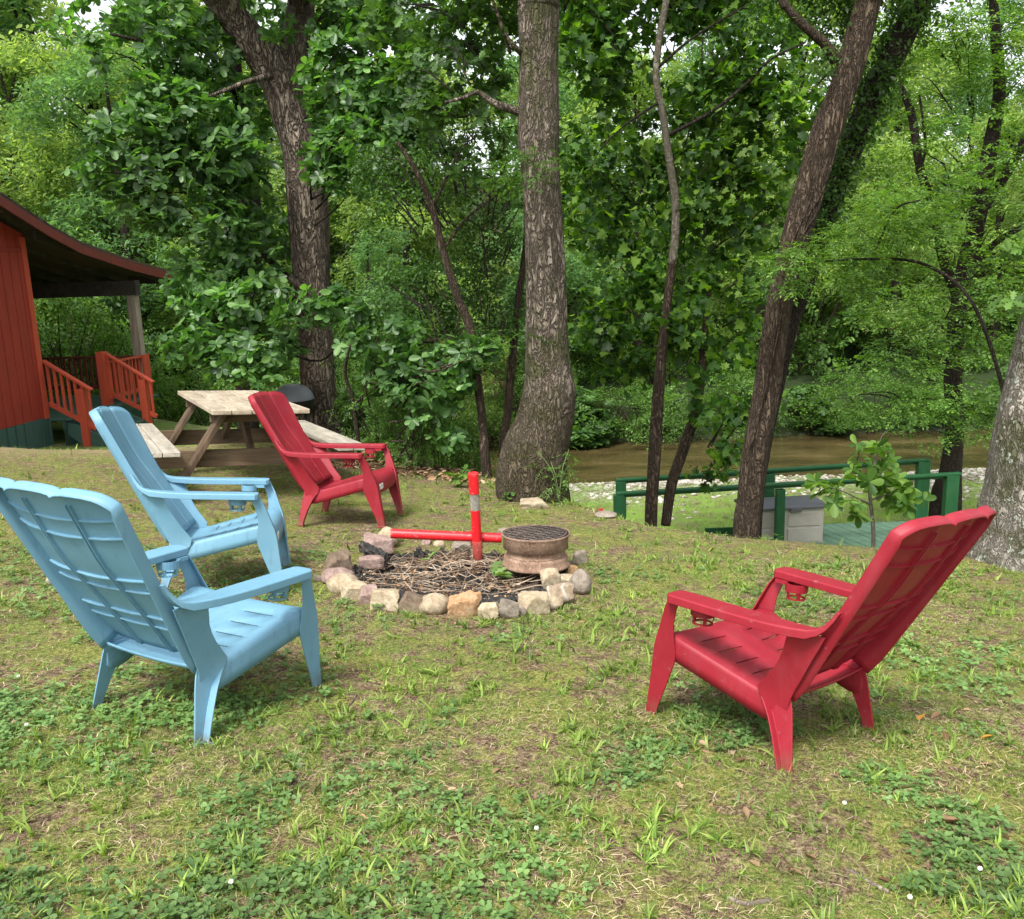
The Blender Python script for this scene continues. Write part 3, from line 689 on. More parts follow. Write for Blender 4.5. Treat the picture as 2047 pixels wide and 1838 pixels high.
# charcoal bed, twigs and litter
m, t, b, o = new_mat('charcoal'); n = NT(t); f = n.noise(n.coord('Object'), 45, 5, .7)
setp(t, b, n.ramp(f, [(.3, (.006, .006, .006)), (.55, (.022, .020, .018)), (.75, (.15, .125, .10))]), .75, n.bump(f, 1, .012)); M_CHAR = m
PITC = on_lawn(905, 1150)
def pitz(x, y): return height(x, y) - .07*sstep((.66 - np.hypot(x + .36, y - 5.0))/.2)
cube = [tmpl([( [(x*.5*sx_, y*.5*sy_, z*.5) for z in (-1, 1) for y in (-1, 1) for x in (-1, 1)], [(0, 2, 3, 1), (4, 5, 7, 6), (0, 1, 5, 4), (2, 6, 7, 3), (0, 4, 6, 2), (1, 3, 7, 5)])]) for sx_, sy_ in ((1.6, 1), (1.1, .8), (2.4, .7))]
def disc(n, rx, ry, cx, cy, rg):
    a = rg.random(n)*2*math.pi; r = np.sqrt(rg.random(n)); return cx + rx*r*np.cos(a), cy + ry*r*np.sin(a)
rg = np.random.default_rng(3)
x, y = disc(5200, .61, .61, -.36, 4.98, rg); z = pitz(x, y) + rg.random(5200)*.03
tag(stamp_obj('charcoal', M_CHAR, None, cube, np.c_[x, y, z], rotm(*rg.uniform(0, 6.28, (3, 5200))), .008 + .026*rg.random(5200)**2.5, rg), 'black charcoal and cinders filling the fire pit', 'charcoal', kind='stuff')
m, t, b, o = new_mat('dry_twig'); n = NT(t); g = n.n('ShaderNodeNewGeometry').outputs['Random Per Island']
setp(t, b, n.ramp(g, [(0, (.12, .075, .045)), (.4, (.25, .17, .11)), (.75, (.40, .31, .22)), (1, (.55, .46, .36))]), .8); M_TWIG = m
mb = MB()
for i in range(520):
    x, y = (float(q[0]) for q in disc(1, .52, .42, -.36, 5.07, rg)); L = rg.uniform(.06, .26); a = rg.uniform(0, 6.28); z0 = float(pitz(np.array([x]), np.array([y]))[0]) + .03
    top = .10*math.exp(-((x + .3)**2 + (y - 5.2)**2)/.07)
    p0 = np.array([x, y, z0 + top + rg.uniform(0, .02)]); dv = np.array([math.cos(a), math.sin(a)*.8, rg.uniform(-.25, .3)])*L
    p1 = p0 + dv*.5 + rg.normal(0, .012, 3); p2 = p0 + dv; p2[2] = max(p2[2], z0); r0 = rg.uniform(.0009, .0030)*(1 if i % 9 else 1.7)
    mb.tube([p0, p1, p2], [r0, r0*.85, r0*.5], 5)
tag(mb.build('twigs', M_TWIG, None, smooth=True), 'heap of thin dry twigs on the charcoal', 'twigs', kind='stuff')
M_DRY = leafmat('dry_leaf', [(.10, .055, .03), (.22, .13, .075), (.34, .22, .13), (.45, .33, .22)], .15, .8, .1, (1, .9, .7))
x, y = disc(520, .55, .50, -.37, 5.05, rg); z = pitz(x, y) + .04 + rg.random(520)*.04 + .07*np.exp(-((x + .3)**2 + (y - 5.2)**2)/.07)
litter = [tmpl([half_leaf(OV, .3, .4)]), tmpl([half_leaf(OK_, .35, .5)]), tmpl([half_leaf(LN, .5, .8)])]
tag(stamp_obj('leaf_litter', M_DRY, None, litter, np.c_[x, y, z], rotm(rg.uniform(0, 6.28, 520), rg.normal(0, .5, 520), rg.normal(0, .6, 520)), rg.uniform(.010, .034, 520), rg), 'brown dry leaves scattered over the twig heap', 'dry leaves', kind='stuff')
# charred log
p = on_lawn(758, 1125); mb = MB(); secs = []
for i, tt in enumerate(np.linspace(0, 1, 14)):
    c = p + np.array([-.12 + .17*tt, .10 - .14*tt, .075 - .035*tt]); rr = .034*(1 + .12*math.sin(i*2.1)) * (1 if 0 < i < 13 else .7)
    secs.append([c + rr*(1 + .25*math.sin(5*a_ + i))*np.array([.5*math.cos(a_), .6*math.cos(a_), math.sin(a_)]) for a_ in np.linspace(0, 2*math.pi, 12, endpoint=False)])
mb.loft(secs); tag(mb.build('charred_log', M_CHAR, None), 'short charred black log leaning on the mauve stones at the left of the pit', 'log')
# fresh oak sprigs thrown on the heap
M_OAKLEAF = leafmat('fresh_oak_leaf', [(.10, .20, .05), (.16, .29, .07), (.24, .36, .12)], .3, .45)
def sprig(px, py, D, size, n_, seed, label, yaw):
    r = random.Random(seed); root = empty('leaf_sprig', at(px, py, D)); parts = []
    for i in range(n_):
        v, f = half_leaf(OK_, .2, .25); parts.append((rot_pts(v, yaw + r.uniform(-1.3, 1.3), r.uniform(-.05, .7), r.uniform(-.6, .6), size*r.uniform(.75, 1.1), (r.uniform(-.02, .02), r.uniform(-.02, .02), 0)), f))
    V, L, S = tmpl(parts); link('leaf', np_mesh('leaf', V, L, S), M_OAKLEAF, root)
    MB().tube([(0, 0, 0), (-.03*math.sin(yaw), -.05, -.02), (-.06, -.10, -.02)], [.002, .0018, .0012], 5).build('stem', M_TWIG, root, smooth=True)
    tag(root, label, 'leafy sprig', 'green sprigs on the fire pit')
sprig(985, 1150, 4.92, .115, 8, 3, 'large sprig of pale green oak leaves at the right front of the twig heap', -1.0)
sprig(862, 1118, 5.15, .085, 3, 8, 'small pair of upright green oak leaves on the left of the twig heap', .1)
# ---- red post with horizontal tube
def paint_red():
    m, t, b, o = new_mat('red_glossy_paint'); n = NT(t); v = n.coord('Object'); f = n.noise(v, 14, 5, .7)
    c = n.mix(n.ramp(f, [(.60, (0, 0, 0)), (.72, (.9, .9, .9))]), (.60, .014, .02), (.30, .05, .04)); c = n.mix(n.ramp(n.noise(v, 50, 3), [(.64, (0, 0, 0)), (.7, (.7, .7, .7))]), c, (.35, .2, .16))
    setp(t, b, c, n.math('MULTIPLY_ADD', f, .3, .18), n.bump(f, .15, .003), spec=.5); return m
M_REDP = paint_red()
m, t, b, o = new_mat('bare_grey_metal'); n = NT(t); f = n.noise(n.coord('Object'), 25, 5, .7); setp(t, b, n.ramp(f, [(.35, (.16, .14, .11)), (.6, (.32, .30, .25)), (.75, (.40, .37, .30))]), .55, metal=.1); M_BARE = m
def rust(name, a, b_, c_):
    m, t, b, o = new_mat(name); n = NT(t); v = n.coord('Object'); f = n.noise(v, 12, 6, .7); g = n.noise(v, 90, 4, .7)
    col = n.ramp(f, [(.3, a), (.5, b_), (.7, c_)]); col = n.mix(n.ramp(g, [(.5, (0, 0, 0)), (.7, (.8, .8, .8))]), col, tuple(1.35*x for x in c_))
    setp(t, b, col, .88, n.bump(g, .8, .004, n.bump(f, .3, .006)), spec=.25); return m
M_GRATE = rust('greyed_grate_wire', (.05, .035, .03), (.11, .085, .07), (.18, .15, .13)); M_RUST = rust('rusted_steel', (.09, .050, .035), (.20, .125, .085), (.31, .21, .15)); M_RUSTR = rust('rust_red_paint', (.13, .02, .015), (.26, .035, .03), (.22, .08, .05))
base = at(956, 1126, 5.22); topp = at(946, 946, 5.16); ax = topp - base; Lp = np.linalg.norm(ax)
rp = empty('red_post', base); tag(rp, 'upright red pole with grey band and horizontal red tube in the fire pit', 'post')
def ap(f): return Vector(ax*f)
MB().tube([ap(-.1), ap(.26)], .0285, 24).build('pole_base', M_RUSTR, rp, smooth=True)
MB().tube([ap(.26), ap(.60), ap(.601)], [.0285, .0285, .0285], 24).build('pole', M_REDP, rp, smooth=True, bevel=.002)
MB().tube([ap(.601), ap(.78)], .0275, 24).build('bare_band', M_BARE, rp, smooth=True, bevel=.001)
MB().tube([ap(.78), ap(.995), ap(1.0)], [.0305, .0305, .029], 24).build('pole_cap', M_REDP, rp, smooth=True, bevel=.002)
tl = at(781, 1067, 5.26) - base; tr = at(1003, 1076, 5.26) - base
MB().tube([tl, tr], .0290, 28).build('tube', M_REDP, rp, smooth=True, bevel=.003)
jc = tl + (tr - tl)*((952 - 781)/(1003 - 781)); jd = Vector(ax).normalized()
MB().tube([Vector(jc) - jd*.042, Vector(jc) + jd*.042], .0345, 24).build('collar', M_REDP, rp, smooth=True, bevel=.004)
mb = MB(); cc = Vector(jc)
for k_, (dz_, tl_) in enumerate(((-.05, .3), (-.06, -.25), (-.075, .1))):
    pts = [cc + jd*dz_ + Vector((.036*math.cos(a_), .036*math.sin(a_), .014*tl_*10*.2*math.cos(a_ + k_))) for a_ in np.linspace(0, 2*math.pi, 20, endpoint=False)]
    mb.tube(pts, .0022, 5, closed=True)
mb.tube(catmull([cc + jd*-.05 + Vector((-.03, -.03, 0)), cc + Vector((-.09, -.08, -.07)), cc + Vector((-.16, -.14, -.14))], 5), .0018, 5)
mb.build('wire', M_TWIG, rp, smooth=True)
# ---- wheel rim used as a grill
wc = at(1071, 1128, 5.10); wr = empty('wheel_rim', wc + np.array([0, .0, -.006])); wr.rotation_euler = (R(-3), R(1.5), 0)
tag(wr, 'rusty steel wheel rim lying flat on the right of the fire pit', 'wheel rim')
RR = .201
prof = [(RR*.86, .004), (RR*.97, .0), (RR, .006), (RR, .012), (RR*.965, .022), (RR*.94, .030), (RR*.93, .050), (RR*.925, .058), (RR*.845, .066), (RR*.84, .098), (RR*.86, .104), (RR*.94, .110), (RR*.945, .168), (RR*.975, .180), (RR*.995, .188), (RR*.99, .196), (RR*.96, .194), (RR*.92, .180), (RR*.90, .118), (RR*.84, .10), (RR*.84, .07), (RR*.88, .05), (RR*.90, .02), (RR*.86, .004)]
MB().lathe(prof[:17], 72).build('rim_barrel', M_RUST, wr, smooth=True)
MB().lathe(prof[16:], 72).build('inner_wall', M_CHAR, wr, smooth=True)
MB().lathe([(RR*.84, .03), (.0001, .03)], 40).build('ash_floor', M_CHAR, wr)
mb = MB(); mb.lathe([(RR*.79, .085), (RR*.55, .080), (RR*.35, .10), (RR*.34, .094), (RR*.55, .074), (RR*.79, .078)], 48); mb.build('rim_web', M_RUST, wr, smooth=True)
gr = empty('grill_grate', wc + np.array([0, .0, .187])); gr.rotation_euler = (R(-3), R(1.5), R(20)); tag(gr, 'rusty wire mesh grate laid inside the top of the wheel rim', 'grate')
mb = MB(); rr_ = RR*.915
for k_ in range(-4, 5):
    c_ = k_*rr_/4.7; h_ = math.sqrt(rr_**2 - c_**2)
    mb.tube([(c_, -h_, 0), (c_, h_, 0)], .0028, 6); mb.tube([(-h_, c_, .005), (h_, c_, .005)], .0028, 6)
mb.tube([(rr_*math.cos(a_), rr_*math.sin(a_), .002) for a_ in np.linspace(0, 2*math.pi, 48, endpoint=False)], .003, 6, closed=True)
mb.build('mesh', M_GRATE, gr, smooth=True)
# fallen things on the lawn
M_ORANGE = leafmat('yellow_leaf', [(.55, .33, .05), (.50, .22, .05)], .2, .6, .2, (1, .9, .6))
def fallen(px, py, size, mat, outl, label, yaw, seed, name='fallen_leaf'):
    q = on_lawn(px, py); o = empty(name, (q[0], q[1], hz(q[0], q[1]) + .022)); v, f = half_leaf(outl, .35, .3)
    V, L, S = tmpl([(rot_pts(v, yaw, -.15, .2, size), f)]); o2 = link(name, np_mesh(name, V, L, S), mat); o2.location = o.location; bpy.data.objects.remove(o)
    tag(o2, label, 'leaf', 'single fallen leaves on the lawn')
fallen(1920, 1655, .085, M_DRY, OV, 'long pale brown dead leaf at the far right of the foreground lawn', .9, 1)
fallen(1985, 1482, .045, M_ORANGE, OV, 'yellow fallen leaf right of the foreground red chair', 1.2, 2)
fallen(1630, 1735, .05, M_DRY, OK_, 'curled rust brown leaf near the bottom below the foreground red chair', .2, 3)
fallen(4, 1285, .06, M_ORANGE, OV, 'yellow orange leaf at the very left edge behind the nearest blue chair', 1.4, 4)
fallen(1850, 1440, .05, M_ORANGE, OV, 'small orange leaf beside the right rear leg of the foreground red chair', 1.9, 5)
M_STICKM = bark('stick_bark', (.10, .08, .06), (.24, .19, .15), (.40, .34, .28), sc=40, dist=.003)
def stick(pts, r0, label):
    P = []
    for px, py in pts:
        q = on_lawn(px, py); P.append((q[0], q[1], hz(q[0], q[1]) + r0*.6))
    tag(MB().tube(catmull(P, 5), r0, 8).build('stick', M_STICKM, None, smooth=True), label, 'stick', 'dead sticks lying on the lawn')
stick([(1458, 1800), (1490, 1812), (1540, 1806)], .0065, 'short pale stick at the bottom right, the thicker of two on the foreground lawn')
stick([(1692, 1742), (1730, 1764), (1775, 1788)], .006, 'long dark stick beside the clover patch in the bottom right')
stick([(668, 1440), (700, 1410), (712, 1392)], .003, 'thin stick lying in the grass below the nearest blue chair, left of centre')
# ================================================================== CABIN
def paint(name, c, c2, rough=.6, zs=.15, worn=(.10, .04, .03)):
    m, t, b, o = new_mat(name); n = NT(t); f = n.noise(n.coord('Object', (1, 1, zs)), 9, 5, .6); g = n.noise(n.coord('Object'), 3, 4)
    col = n.mix(n.ramp(f, [(.35, (0, 0, 0)), (.65, (1, 1, 1))]), c, c2); col = n.mix(n.ramp(g, [(.55, (0, 0, 0)), (.8, (.4, .4, .4))]), col, worn)
    setp(t, b, col, rough, n.bump(f, .2, .004), spec=.3); return m
M_BARN = paint('barn_red_siding', (.30, .034, .020), (.235, .027, .016), worn=(.15, .03, .02))
M_RAIL = paint('bright_red_rail', (.46, .075, .035), (.40, .06, .03))
M_DKRED = paint('dark_red_trim', (.16, .030, .020), (.12, .025, .018))
M_GREEN = paint('dark_green_metal', (.05, .105, .085), (.04, .085, .07), .45, worn=(.06, .08, .06))
M_DGREEN = paint('green_deck_paint', (.012, .072, .026), (.018, .09, .034), .5, worn=(.05, .13, .06))
M_DECKTOP = paint('worn_green_boards', (.075, .145, .095), (.10, .18, .12), .75, worn=(.15, .18, .13))
M_GREYW = wood('old_grey_post', (.24, .19, .14), (.17, .13, .10), (.31, .26, .20), 'Z')
M_SHING = stone_mat('dark_shingle', (.025, .02, .017), (.05, .042, .034), (.09, .08, .06))
M_UNDER = wood('shade_dark_rafter_wood', (.035, .027, .021), (.022, .017, .013), (.05, .04, .032), 'X')  # unlit look of the porch underside is put into this wood colour
C0 = at(105, 885, 14.5); th = R(82)
cab = empty('cabin', (C0[0], C0[1], 0), th)      # local x runs along the side wall away from the camera, local -y points right
tag(cab, 'red wooden cabin with covered porch and green skirting at the left edge', 'cabin')
# local coords: (t, -s, z) with t along wall, s towards the right of the picture
def cb(mb, t0, t1, s0, s1, z0, z1): return mb.box(t0, t1, -s1, -s0, z0, z1)
def roofz(t): return float(np.interp(t, [-5.2, -1.03, .74, 3.65, 3.9], [4.25, 2.62, 1.98, 1.49, 1.45]))
# side wall: vertical boards with grooves, split so that the top follows the roof
mb = MB(); tv = -7.0; 
while tv < -.01:
    t1 = min(tv + .2, 0); zt0, zt1 = roofz(tv) - .16, roofz(t1) - .16
    g = .012
    for a0, a1, dpt in ((tv, t1 - g, 0), (t1 - g, t1, -.010)):
        za, zb_ = roofz(a0) - .14, roofz(a1) - .14
        mb.add([(a0, -dpt, -.72), (a1, -dpt, -.72), (a1, -dpt, zb_), (a0, -dpt, za), (a0, .12, -.72), (a1, .12, -.72), (a1, .12, zb_), (a0, .12, za)],
               [(0, 1, 2, 3), (7, 6, 5, 4), (0, 4, 5, 1), (3, 2, 6, 7), (0, 3, 7, 4), (1, 5, 6, 2)])
    tv += .2
wl = mb.build('side_wall', M_BARN, cab)
mb = MB(); cb(mb, -7, -.1, .0, .018, 1.86, 1.90); mb.build('wall_band', M_BARN, cab)
mb = MB(); cb(mb, -.11, .0, .0, .022, -.74, roofz(0) - .18); mb.build('corner_trim', M_RAIL, cab, bevel=.003)
mb = MB(); cb(mb, -.10, -.001, -7, -.001, -.74, 1.95); mb.build('front_wall', M_DKRED, cab)
mb = MB(); k = -7.0
while k < -.02:
    cb(mb, k, k + .17, -.005, .004, -1.32, -.725); cb(mb, k + .17, k + .20, .0, .026, -1.32, -.728); k += .2
mb.build('skirting', M_GREEN, cab, bevel=.003)
# roof: two pitches, shingles above, boards below in a colour darkened for porch shade
mb = MB(); pr_ = [(-5.2, roofz(-5.2)), (-1.03, 2.62), (.0, 2.22), (.74, 1.98), (2.2, 1.70), (3.9, 1.45)]
for (a, za), (c, zc) in zip(pr_[:-1], pr_[1:]):
    mb.add([(a, -.47, za - .03), (c, -.47, zc - .03), (c, 9, zc - .03), (a, 9, za - .03), (a, -.47, za + .02), (c, -.47, zc + .02), (c, 9, zc + .02), (a, 9, za + .02)],
           [(0, 1, 2, 3), (7, 6, 5, 4), (0, 4, 5, 1), (1, 5, 6, 2), (2, 6, 7, 3), (3, 7, 4, 0)])
rf = mb.build('roof', M_SHING, cab)
mb = MB(); pk = [(-9.5, 2.45), (-5.2, roofz(-5.2))]
for (a, za), (c, zc) in zip(pk[:-1], pk[1:]):
    mb.add([(a, -.47, za - .03), (c, -.47, zc - .03), (c, 9, zc - .03), (a, 9, za - .03), (a, -.47, za + .02), (c, -.47, zc + .02), (c, 9, zc + .02), (a, 9, za + .02)],
           [(0, 1, 2, 3), (7, 6, 5, 4), (0, 4, 5, 1), (1, 5, 6, 2), (2, 6, 7, 3), (3, 7, 4, 0)])
mb.build('rear_roof', M_SHING, cab)
mb = MB()
for (a, za), (c, zc) in zip(pr_[:-1], pr_[1:]): mb.beam((a, -.46, za - .105), (c, -.46, zc - .105), .025, .14)
mb.build('fascia', M_DKRED, rf, bevel=.003)
mb = MB()
for s in (.17, -.55, -1.2, -1.8, -2.4, -3.0, -3.6, -4.2, -4.8, -5.4, -6.0):
    mb.beam((.02, -s, 2.10), (3.75, -s, 1.37), .045, .15)
mb.build('rafter', M_UNDER, rf)
mb = MB(); cb(mb, 2.52, 2.68, -8, .30, 1.09, 1.36); mb.build('porch_beam', M_UNDER, cab, bevel=.004)
mb = MB(); cb(mb, 3.85, 3.89, -8, .47, 1.28, 1.44); mb.build('eave_board', M_UNDER, rf)
mb = MB(); cb(mb, 2.52, 2.68, .10, .26, -.75, 1.089); mb.build('post', M_GREYW, cab, bevel=.006)
mb = MB(); cb(mb, 2.52, 2.68, -6.2, -6.04, -.75, 1.089); mb.build('post', M_GREYW, cab, bevel=.006)
mb = MB(); s = -8
while s < .30: cb(mb, .0, 2.72, s, s + .135, -.79, -.75); s += .14
mb.build('porch_floor', M_GREEN, cab, bevel=.003)
mb = MB()
cb(mb, .0, 2.70, .22, .26, -.93, -.795)
for i in range(-20, 46):
    a0 = i*.075
    for sg in (1, -1):
        p0 = (a0, -.24 + .006*sg, -1.5); p1 = (a0 + sg*.7, -.24 + .006*sg, -.8)
        mb.beam(p0, p1, .006, .028, up=(1, 0, 0))
mb.v = [(min(max(p[0], .0), 2.70), p[1], max(p[2], -1.55)) for p in mb.v]
mb.build('lattice', M_GREEN, cab)
def railing(name, mat, top0, top1, n_, zdrop0, zdrop1, parent=cab, w_=.04):
    """top0/top1 = (t, s, z) ends of the top rail"""
    mb = MB(); A = Vector((top0[0], -top0[1], top0[2])); B = Vector((top1[0], -top1[1], top1[2]))
    mb.beam(A, B, .09, .035)
    A2 = A - Vector((0, 0, zdrop0)); B2 = B - Vector((0, 0, zdrop1)); mb.beam(A2, B2, w_, .07)
    for i in range(n_):
        f = (i + .5)/n_; p = A.lerp(B, f); q = A2.lerp(B2, f); mb.beam(p - Vector((0, 0, .018)), q, w_*.9, w_*.9, up=(0, 1, 0))
    return mb.build(name, mat, parent, bevel=.002)
railing('railing', M_DKRED, (2.56, -6.0, -.02), (2.56, .10, -.02), 58, .56, .56)
railing('railing', M_RAIL, (1.45, .22, -.02), (2.52, .22, -.02), 9, .60, .60)
r1 = railing('stair_railing', M_RAIL, (.05, .0, .165), (.05, .76, -.31), 7, .68, .62)
mb = MB(); cb(mb, .0, .10, .52, .64, -1.25, -.29); mb.build('newel_post', M_RAIL, r1, bevel=.004)
r2 = railing('stair_railing', M_RAIL, (1.5, .16, .15), (1.5, 1.0, -.38), 8, .70, .60)
mb = MB(); cb(mb, 1.43, 1.55, .76, .88, -1.25, -.33); mb.build('newel_post', M_RAIL, r2, bevel=.004)
mb = MB(); cb(mb, 1.38, 1.54, .06, .20, -.85, .17); mb.build('newel_post', M_RAIL, r2, bevel=.004)
mb = MB(); cb(mb, 2.50, 2.72, .262, .30, -.80, .01); mb.build('corner_board', M_RAIL, cab, bevel=.004)
st_ = empty('stairs'); st_.parent = cab
for zt, s0 in ((-.885, .26), (-1.02, .52)):
    mb = MB(); cb(mb, .08, 1.46, s0, s0 + .29, zt - .04, zt); mb.build('tread', M_GREEN, st_, bevel=.003)
for tt in (.06, .74, 1.42):
    mb = MB(); mb.add([(tt, -.24, -.80), (tt, -.86, -1.06), (tt, -.86, -1.3), (tt, -.60, -1.3), (tt, -.24, -1.02), (tt + .045, -.24, -.80), (tt + .045, -.86, -1.06), (tt + .045, -.86, -1.3), (tt + .045, -.60, -1.3), (tt + .045, -.24, -1.02)],
        [(0, 1, 2, 3, 4), (9, 8, 7, 6, 5), (0, 5, 6, 1), (1, 6, 7, 2), (2, 7, 8, 3), (3, 8, 9, 4), (4, 9, 5, 0)]); mb.build('stringer', M_GREEN, st_)
# ---- grey kettle grill behind the table
gp = at(585, 786, 11.0); gz = hz(gp[0], gp[1]); gb = empty('barbecue', (gp[0], gp[1], gz)); tag(gb, 'covered barbecue with a grey domed lid standing behind the picnic table by the forked trunk', 'barbecue')
zc = gp[2]
m, t, b, o = new_mat('grey_lid'); setp(t, b, (.19, .20, .22), .45, spec=.4); M_LID = m
m, t, b, o = new_mat('black_enamel'); setp(t, b, (.012, .012, .012), .4, spec=.5); M_BLK = m
MB().lathe([(.25, .0), (.25, .02), (.23, .08), (.17, .15), (.08, .185), (.0, .19)], 32, (0, 0, zc - gz - .08)).build('lid', M_LID, gb, smooth=True)
MB().lathe([(.25, -.005), (.24, -.08), (.17, -.16), (.05, -.20), (0, -.20)], 32, (0, 0, zc - gz - .08)).build('bowl', M_BLK, gb, smooth=True)
for a_ in (.3, 2.4, 4.5): MB().tube([(.12*math.cos(a_), .12*math.sin(a_), zc - gz - .25), (.26*math.cos(a_), .26*math.sin(a_), 0)], .012, 8).build('leg', M_BLK, gb, smooth=True)
# ================================================================== RIVERSIDE DECK
dk = empty('deck', (0, 0, 0)); tag(dk, 'green painted boardwalk with two long green railings on the low bank beyond the lawn', 'deck')
DZ = -3.03
def dpt(px, D): p = at(px, 1000, D); return p[0]
xr = 7.1; mb = MB(); x = 4.35
i = 0
while x < xr + .6:
    mb.box(x, x + .165, 13.35, 14.75, DZ - .045, DZ + .0015*(i % 3)); x += .178; i += 1
# skew the boards so that their joints run as in the photo
mb.v = [(p[0] - (p[1] - 14.0)*.35, p[1], p[2]) for p in mb.v]
mb.build('board', M_DECKTOP, dk, bevel=.004)
mb = MB(); mb.box(3.8, xr + .9, 13.30, 13.345, DZ - .22, DZ - .01); mb.box(3.2, xr + .4, 14.76, 14.8, DZ - .22, DZ - .01); mb.build('joist', M_DGREEN, dk, bevel=.003)
for px, py, D, wd in ((1237, 987, 13.5, .16), (1560, 976, 13.5, .13), (1903, 948, 13.5, .19)):
    p = at(px, py, D); mb = MB(); zb_ = hz(p[0], D) - .1; mb.box(p[0] - wd/2, p[0] + wd/2, D - .06, D + .06, zb_, p[2] - .02); mb.build('post', M_DGREEN, dk, bevel=.006)
for px, py, D, wd in ((1241, 960, 14.5, .16), (1538, 944, 14.5, .16), (1846, 920, 14.5, .20)):
    p = at(px, py, D); mb = MB(); zb_ = hz(p[0], D) - .1; mb.box(p[0] - wd/2, p[0] + wd/2, D - .06, D + .06, zb_, p[2] - .02); mb.build('post', M_DGREEN, dk, bevel=.006)
for a, c, D in (((1232, 987), (1920, 947), 13.5), ((1232, 960), (1857, 919), 14.5)):
    p = at(*a, D); q = at(*c, D); MB().beam(p, q, .11, .035).build('rail', M_DGREEN, dk, bevel=.005)
    MB().beam(p - np.array([0, -.03, .045]), q - np.array([0, -.03, .045]), .03, .05).build('rail', M_DGREEN, dk, bevel=.003)
# ---- storage box
p = at(1556, 1078, 14.0); sb = empty('storage_box', (p[0], 14.0, DZ + .002), R(4)); tag(sb, 'beige plastic storage box with a dark grey lid standing on the green boardwalk', 'storage box')
m, t, b, o = new_mat('beige_resin'); n = NT(t); setp(t, b, n.ramp(n.noise(n.coord('Object'), 3, 4), [(.3, (.30, .285, .25)), (.7, (.38, .36, .32))]), .55); M_BEI = m
m, t, b, o = new_mat('grey_resin'); setp(t, b, (.085, .09, .10), .5); M_GRY = m
BW = .60
mb = MB(); mb.box(-BW, BW, -.30, .30, 0, .56)
for z0_, z1_ in ((.03, .26), (.29, .52)):
    for x0, x1 in ((-BW + .05, -.03), (.03, BW - .05)): mb.box(x0, x1, -.312, -.301, z0_, z1_)
mb.build('body', M_BEI, sb, bevel=.008)
mb = MB(); secs = [[(x, -.34, .565), (x, .34, .565), (x, .34, .60), (x, .20, .645), (x, -.20, .645), (x, -.34, .61)] for x in (-BW - .03, BW + .03)]; mb.loft(secs); lid = mb.build('lid', M_GRY, sb, bevel=.01)
mb = MB(); mb.box(.05, .22, -.36, -.342, .53, .59); mb.build('latch', M_GRY, lid, bevel=.004)
# ---- marker flag, mound
fp = at(1193, 1008, 15.5); fz = hz(fp[0], fp[1]); fl = empty('marker_flag', (fp[0], fp[1], fz)); tag(fl, 'tiny red marker flag on a wire in the low grass right of the big trunk', 'flag')
m, t, b, o = new_mat('red_vinyl'); setp(t, b, (.7, .06, .07), .5); M_VIN = m
MB().tube([(0, 0, 0), (0, 0, .42)], .004, 6).build('wire', M_BARE, fl); MB().box(0, .11, -.002, .002, .28, .40).build('pennant', M_VIN, fl)
mp_ = at(1418, 1042, 12.8); me = rock_mesh(91, (.95, .7, .34), 'round'); o = link('earth_mound', me, ST['brown'], None, True); o.location = (mp_[0], mp_[1], hz(mp_[0], mp_[1]) + .05)
tag(o, 'small heap of dark earth between the thin brown trunks and the leaning trunk', 'mound')
# ================================================================== TREES
BK_FUR = bark('furrowed_bark', (.035, .026, .019), (.24, .19, .145), (.44, .37, .30), sc=17, zs=.18, dist=.05)
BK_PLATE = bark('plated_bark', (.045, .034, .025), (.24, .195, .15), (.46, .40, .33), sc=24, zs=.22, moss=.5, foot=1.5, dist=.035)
BK_GREY = bark('grey_bark', (.10, .085, .06), (.30, .27, .23), (.50, .46, .40), sc=34, zs=.35, lich=.6, moss=.35, dist=.015, ridge=.8)
BK_BROWN = bark('brown_bark', (.022, .015, .010), (.095, .068, .046), (.20, .15, .105), sc=30, zs=.16, dist=.02)
BK_DARK = bark('dark_bark', (.012, .009, .007), (.05, .037, .028), (.10, .08, .06), sc=30, zs=.25, dist=.02)
BK_PALE = bark('pale_mottled_bark', (.06, .05, .035), (.15, .135, .10), (.26, .24, .20), sc=12, zs=.5, dist=.006)
def trunk_mesh(mb, pts, rad, k=28, n=10, rough=.05, seed=0, flare=None):
    P = catmull(pts, n); Rr = catmull(np.c_[rad, rad, rad], n)[:, 0]; secs = []; ref = None
    for i in range(len(P)):
        a = P[max(i - 1, 0)]; b = P[min(i + 1, len(P) - 1)]; d = (b - a)/np.linalg.norm(b - a)
        if ref is None: ref = np.array([1, 0, 0]) if abs(d[0]) < .9 else np.array([0, 1, 0])
        u = ref - d*(ref @ d); u /= np.linalg.norm(u); ref = u; v = np.cross(d, u)
        an = np.linspace(0, 2*math.pi, k, endpoint=False); cs = np.c_[np.cos(an), np.sin(an)]
        q = np.c_[cs*1.3, np.full(k, P[i][2]*.9)]; rr = Rr[i]*(1 + rough*1.6*fbm(q, seed, 3))
        q2 = np.c_[cs*5.0, np.full(k, P[i][2]*1.2)]; rr = rr*(1 + rough*.7*vnoise(q2, seed + 5))
        if flare is not None:
            f = max(0, 1 - (P[i][2] - P[0][2])/flare[0]); rr = rr*(1 + flare[1]*f*f*np.maximum(0, np.sin(an*flare[2] + seed)))
        secs.append([P[i] + u*rr[j]*cs[j, 0] + v*rr[j]*cs[j, 1] for j in range(k)])
    mb.loft(secs)
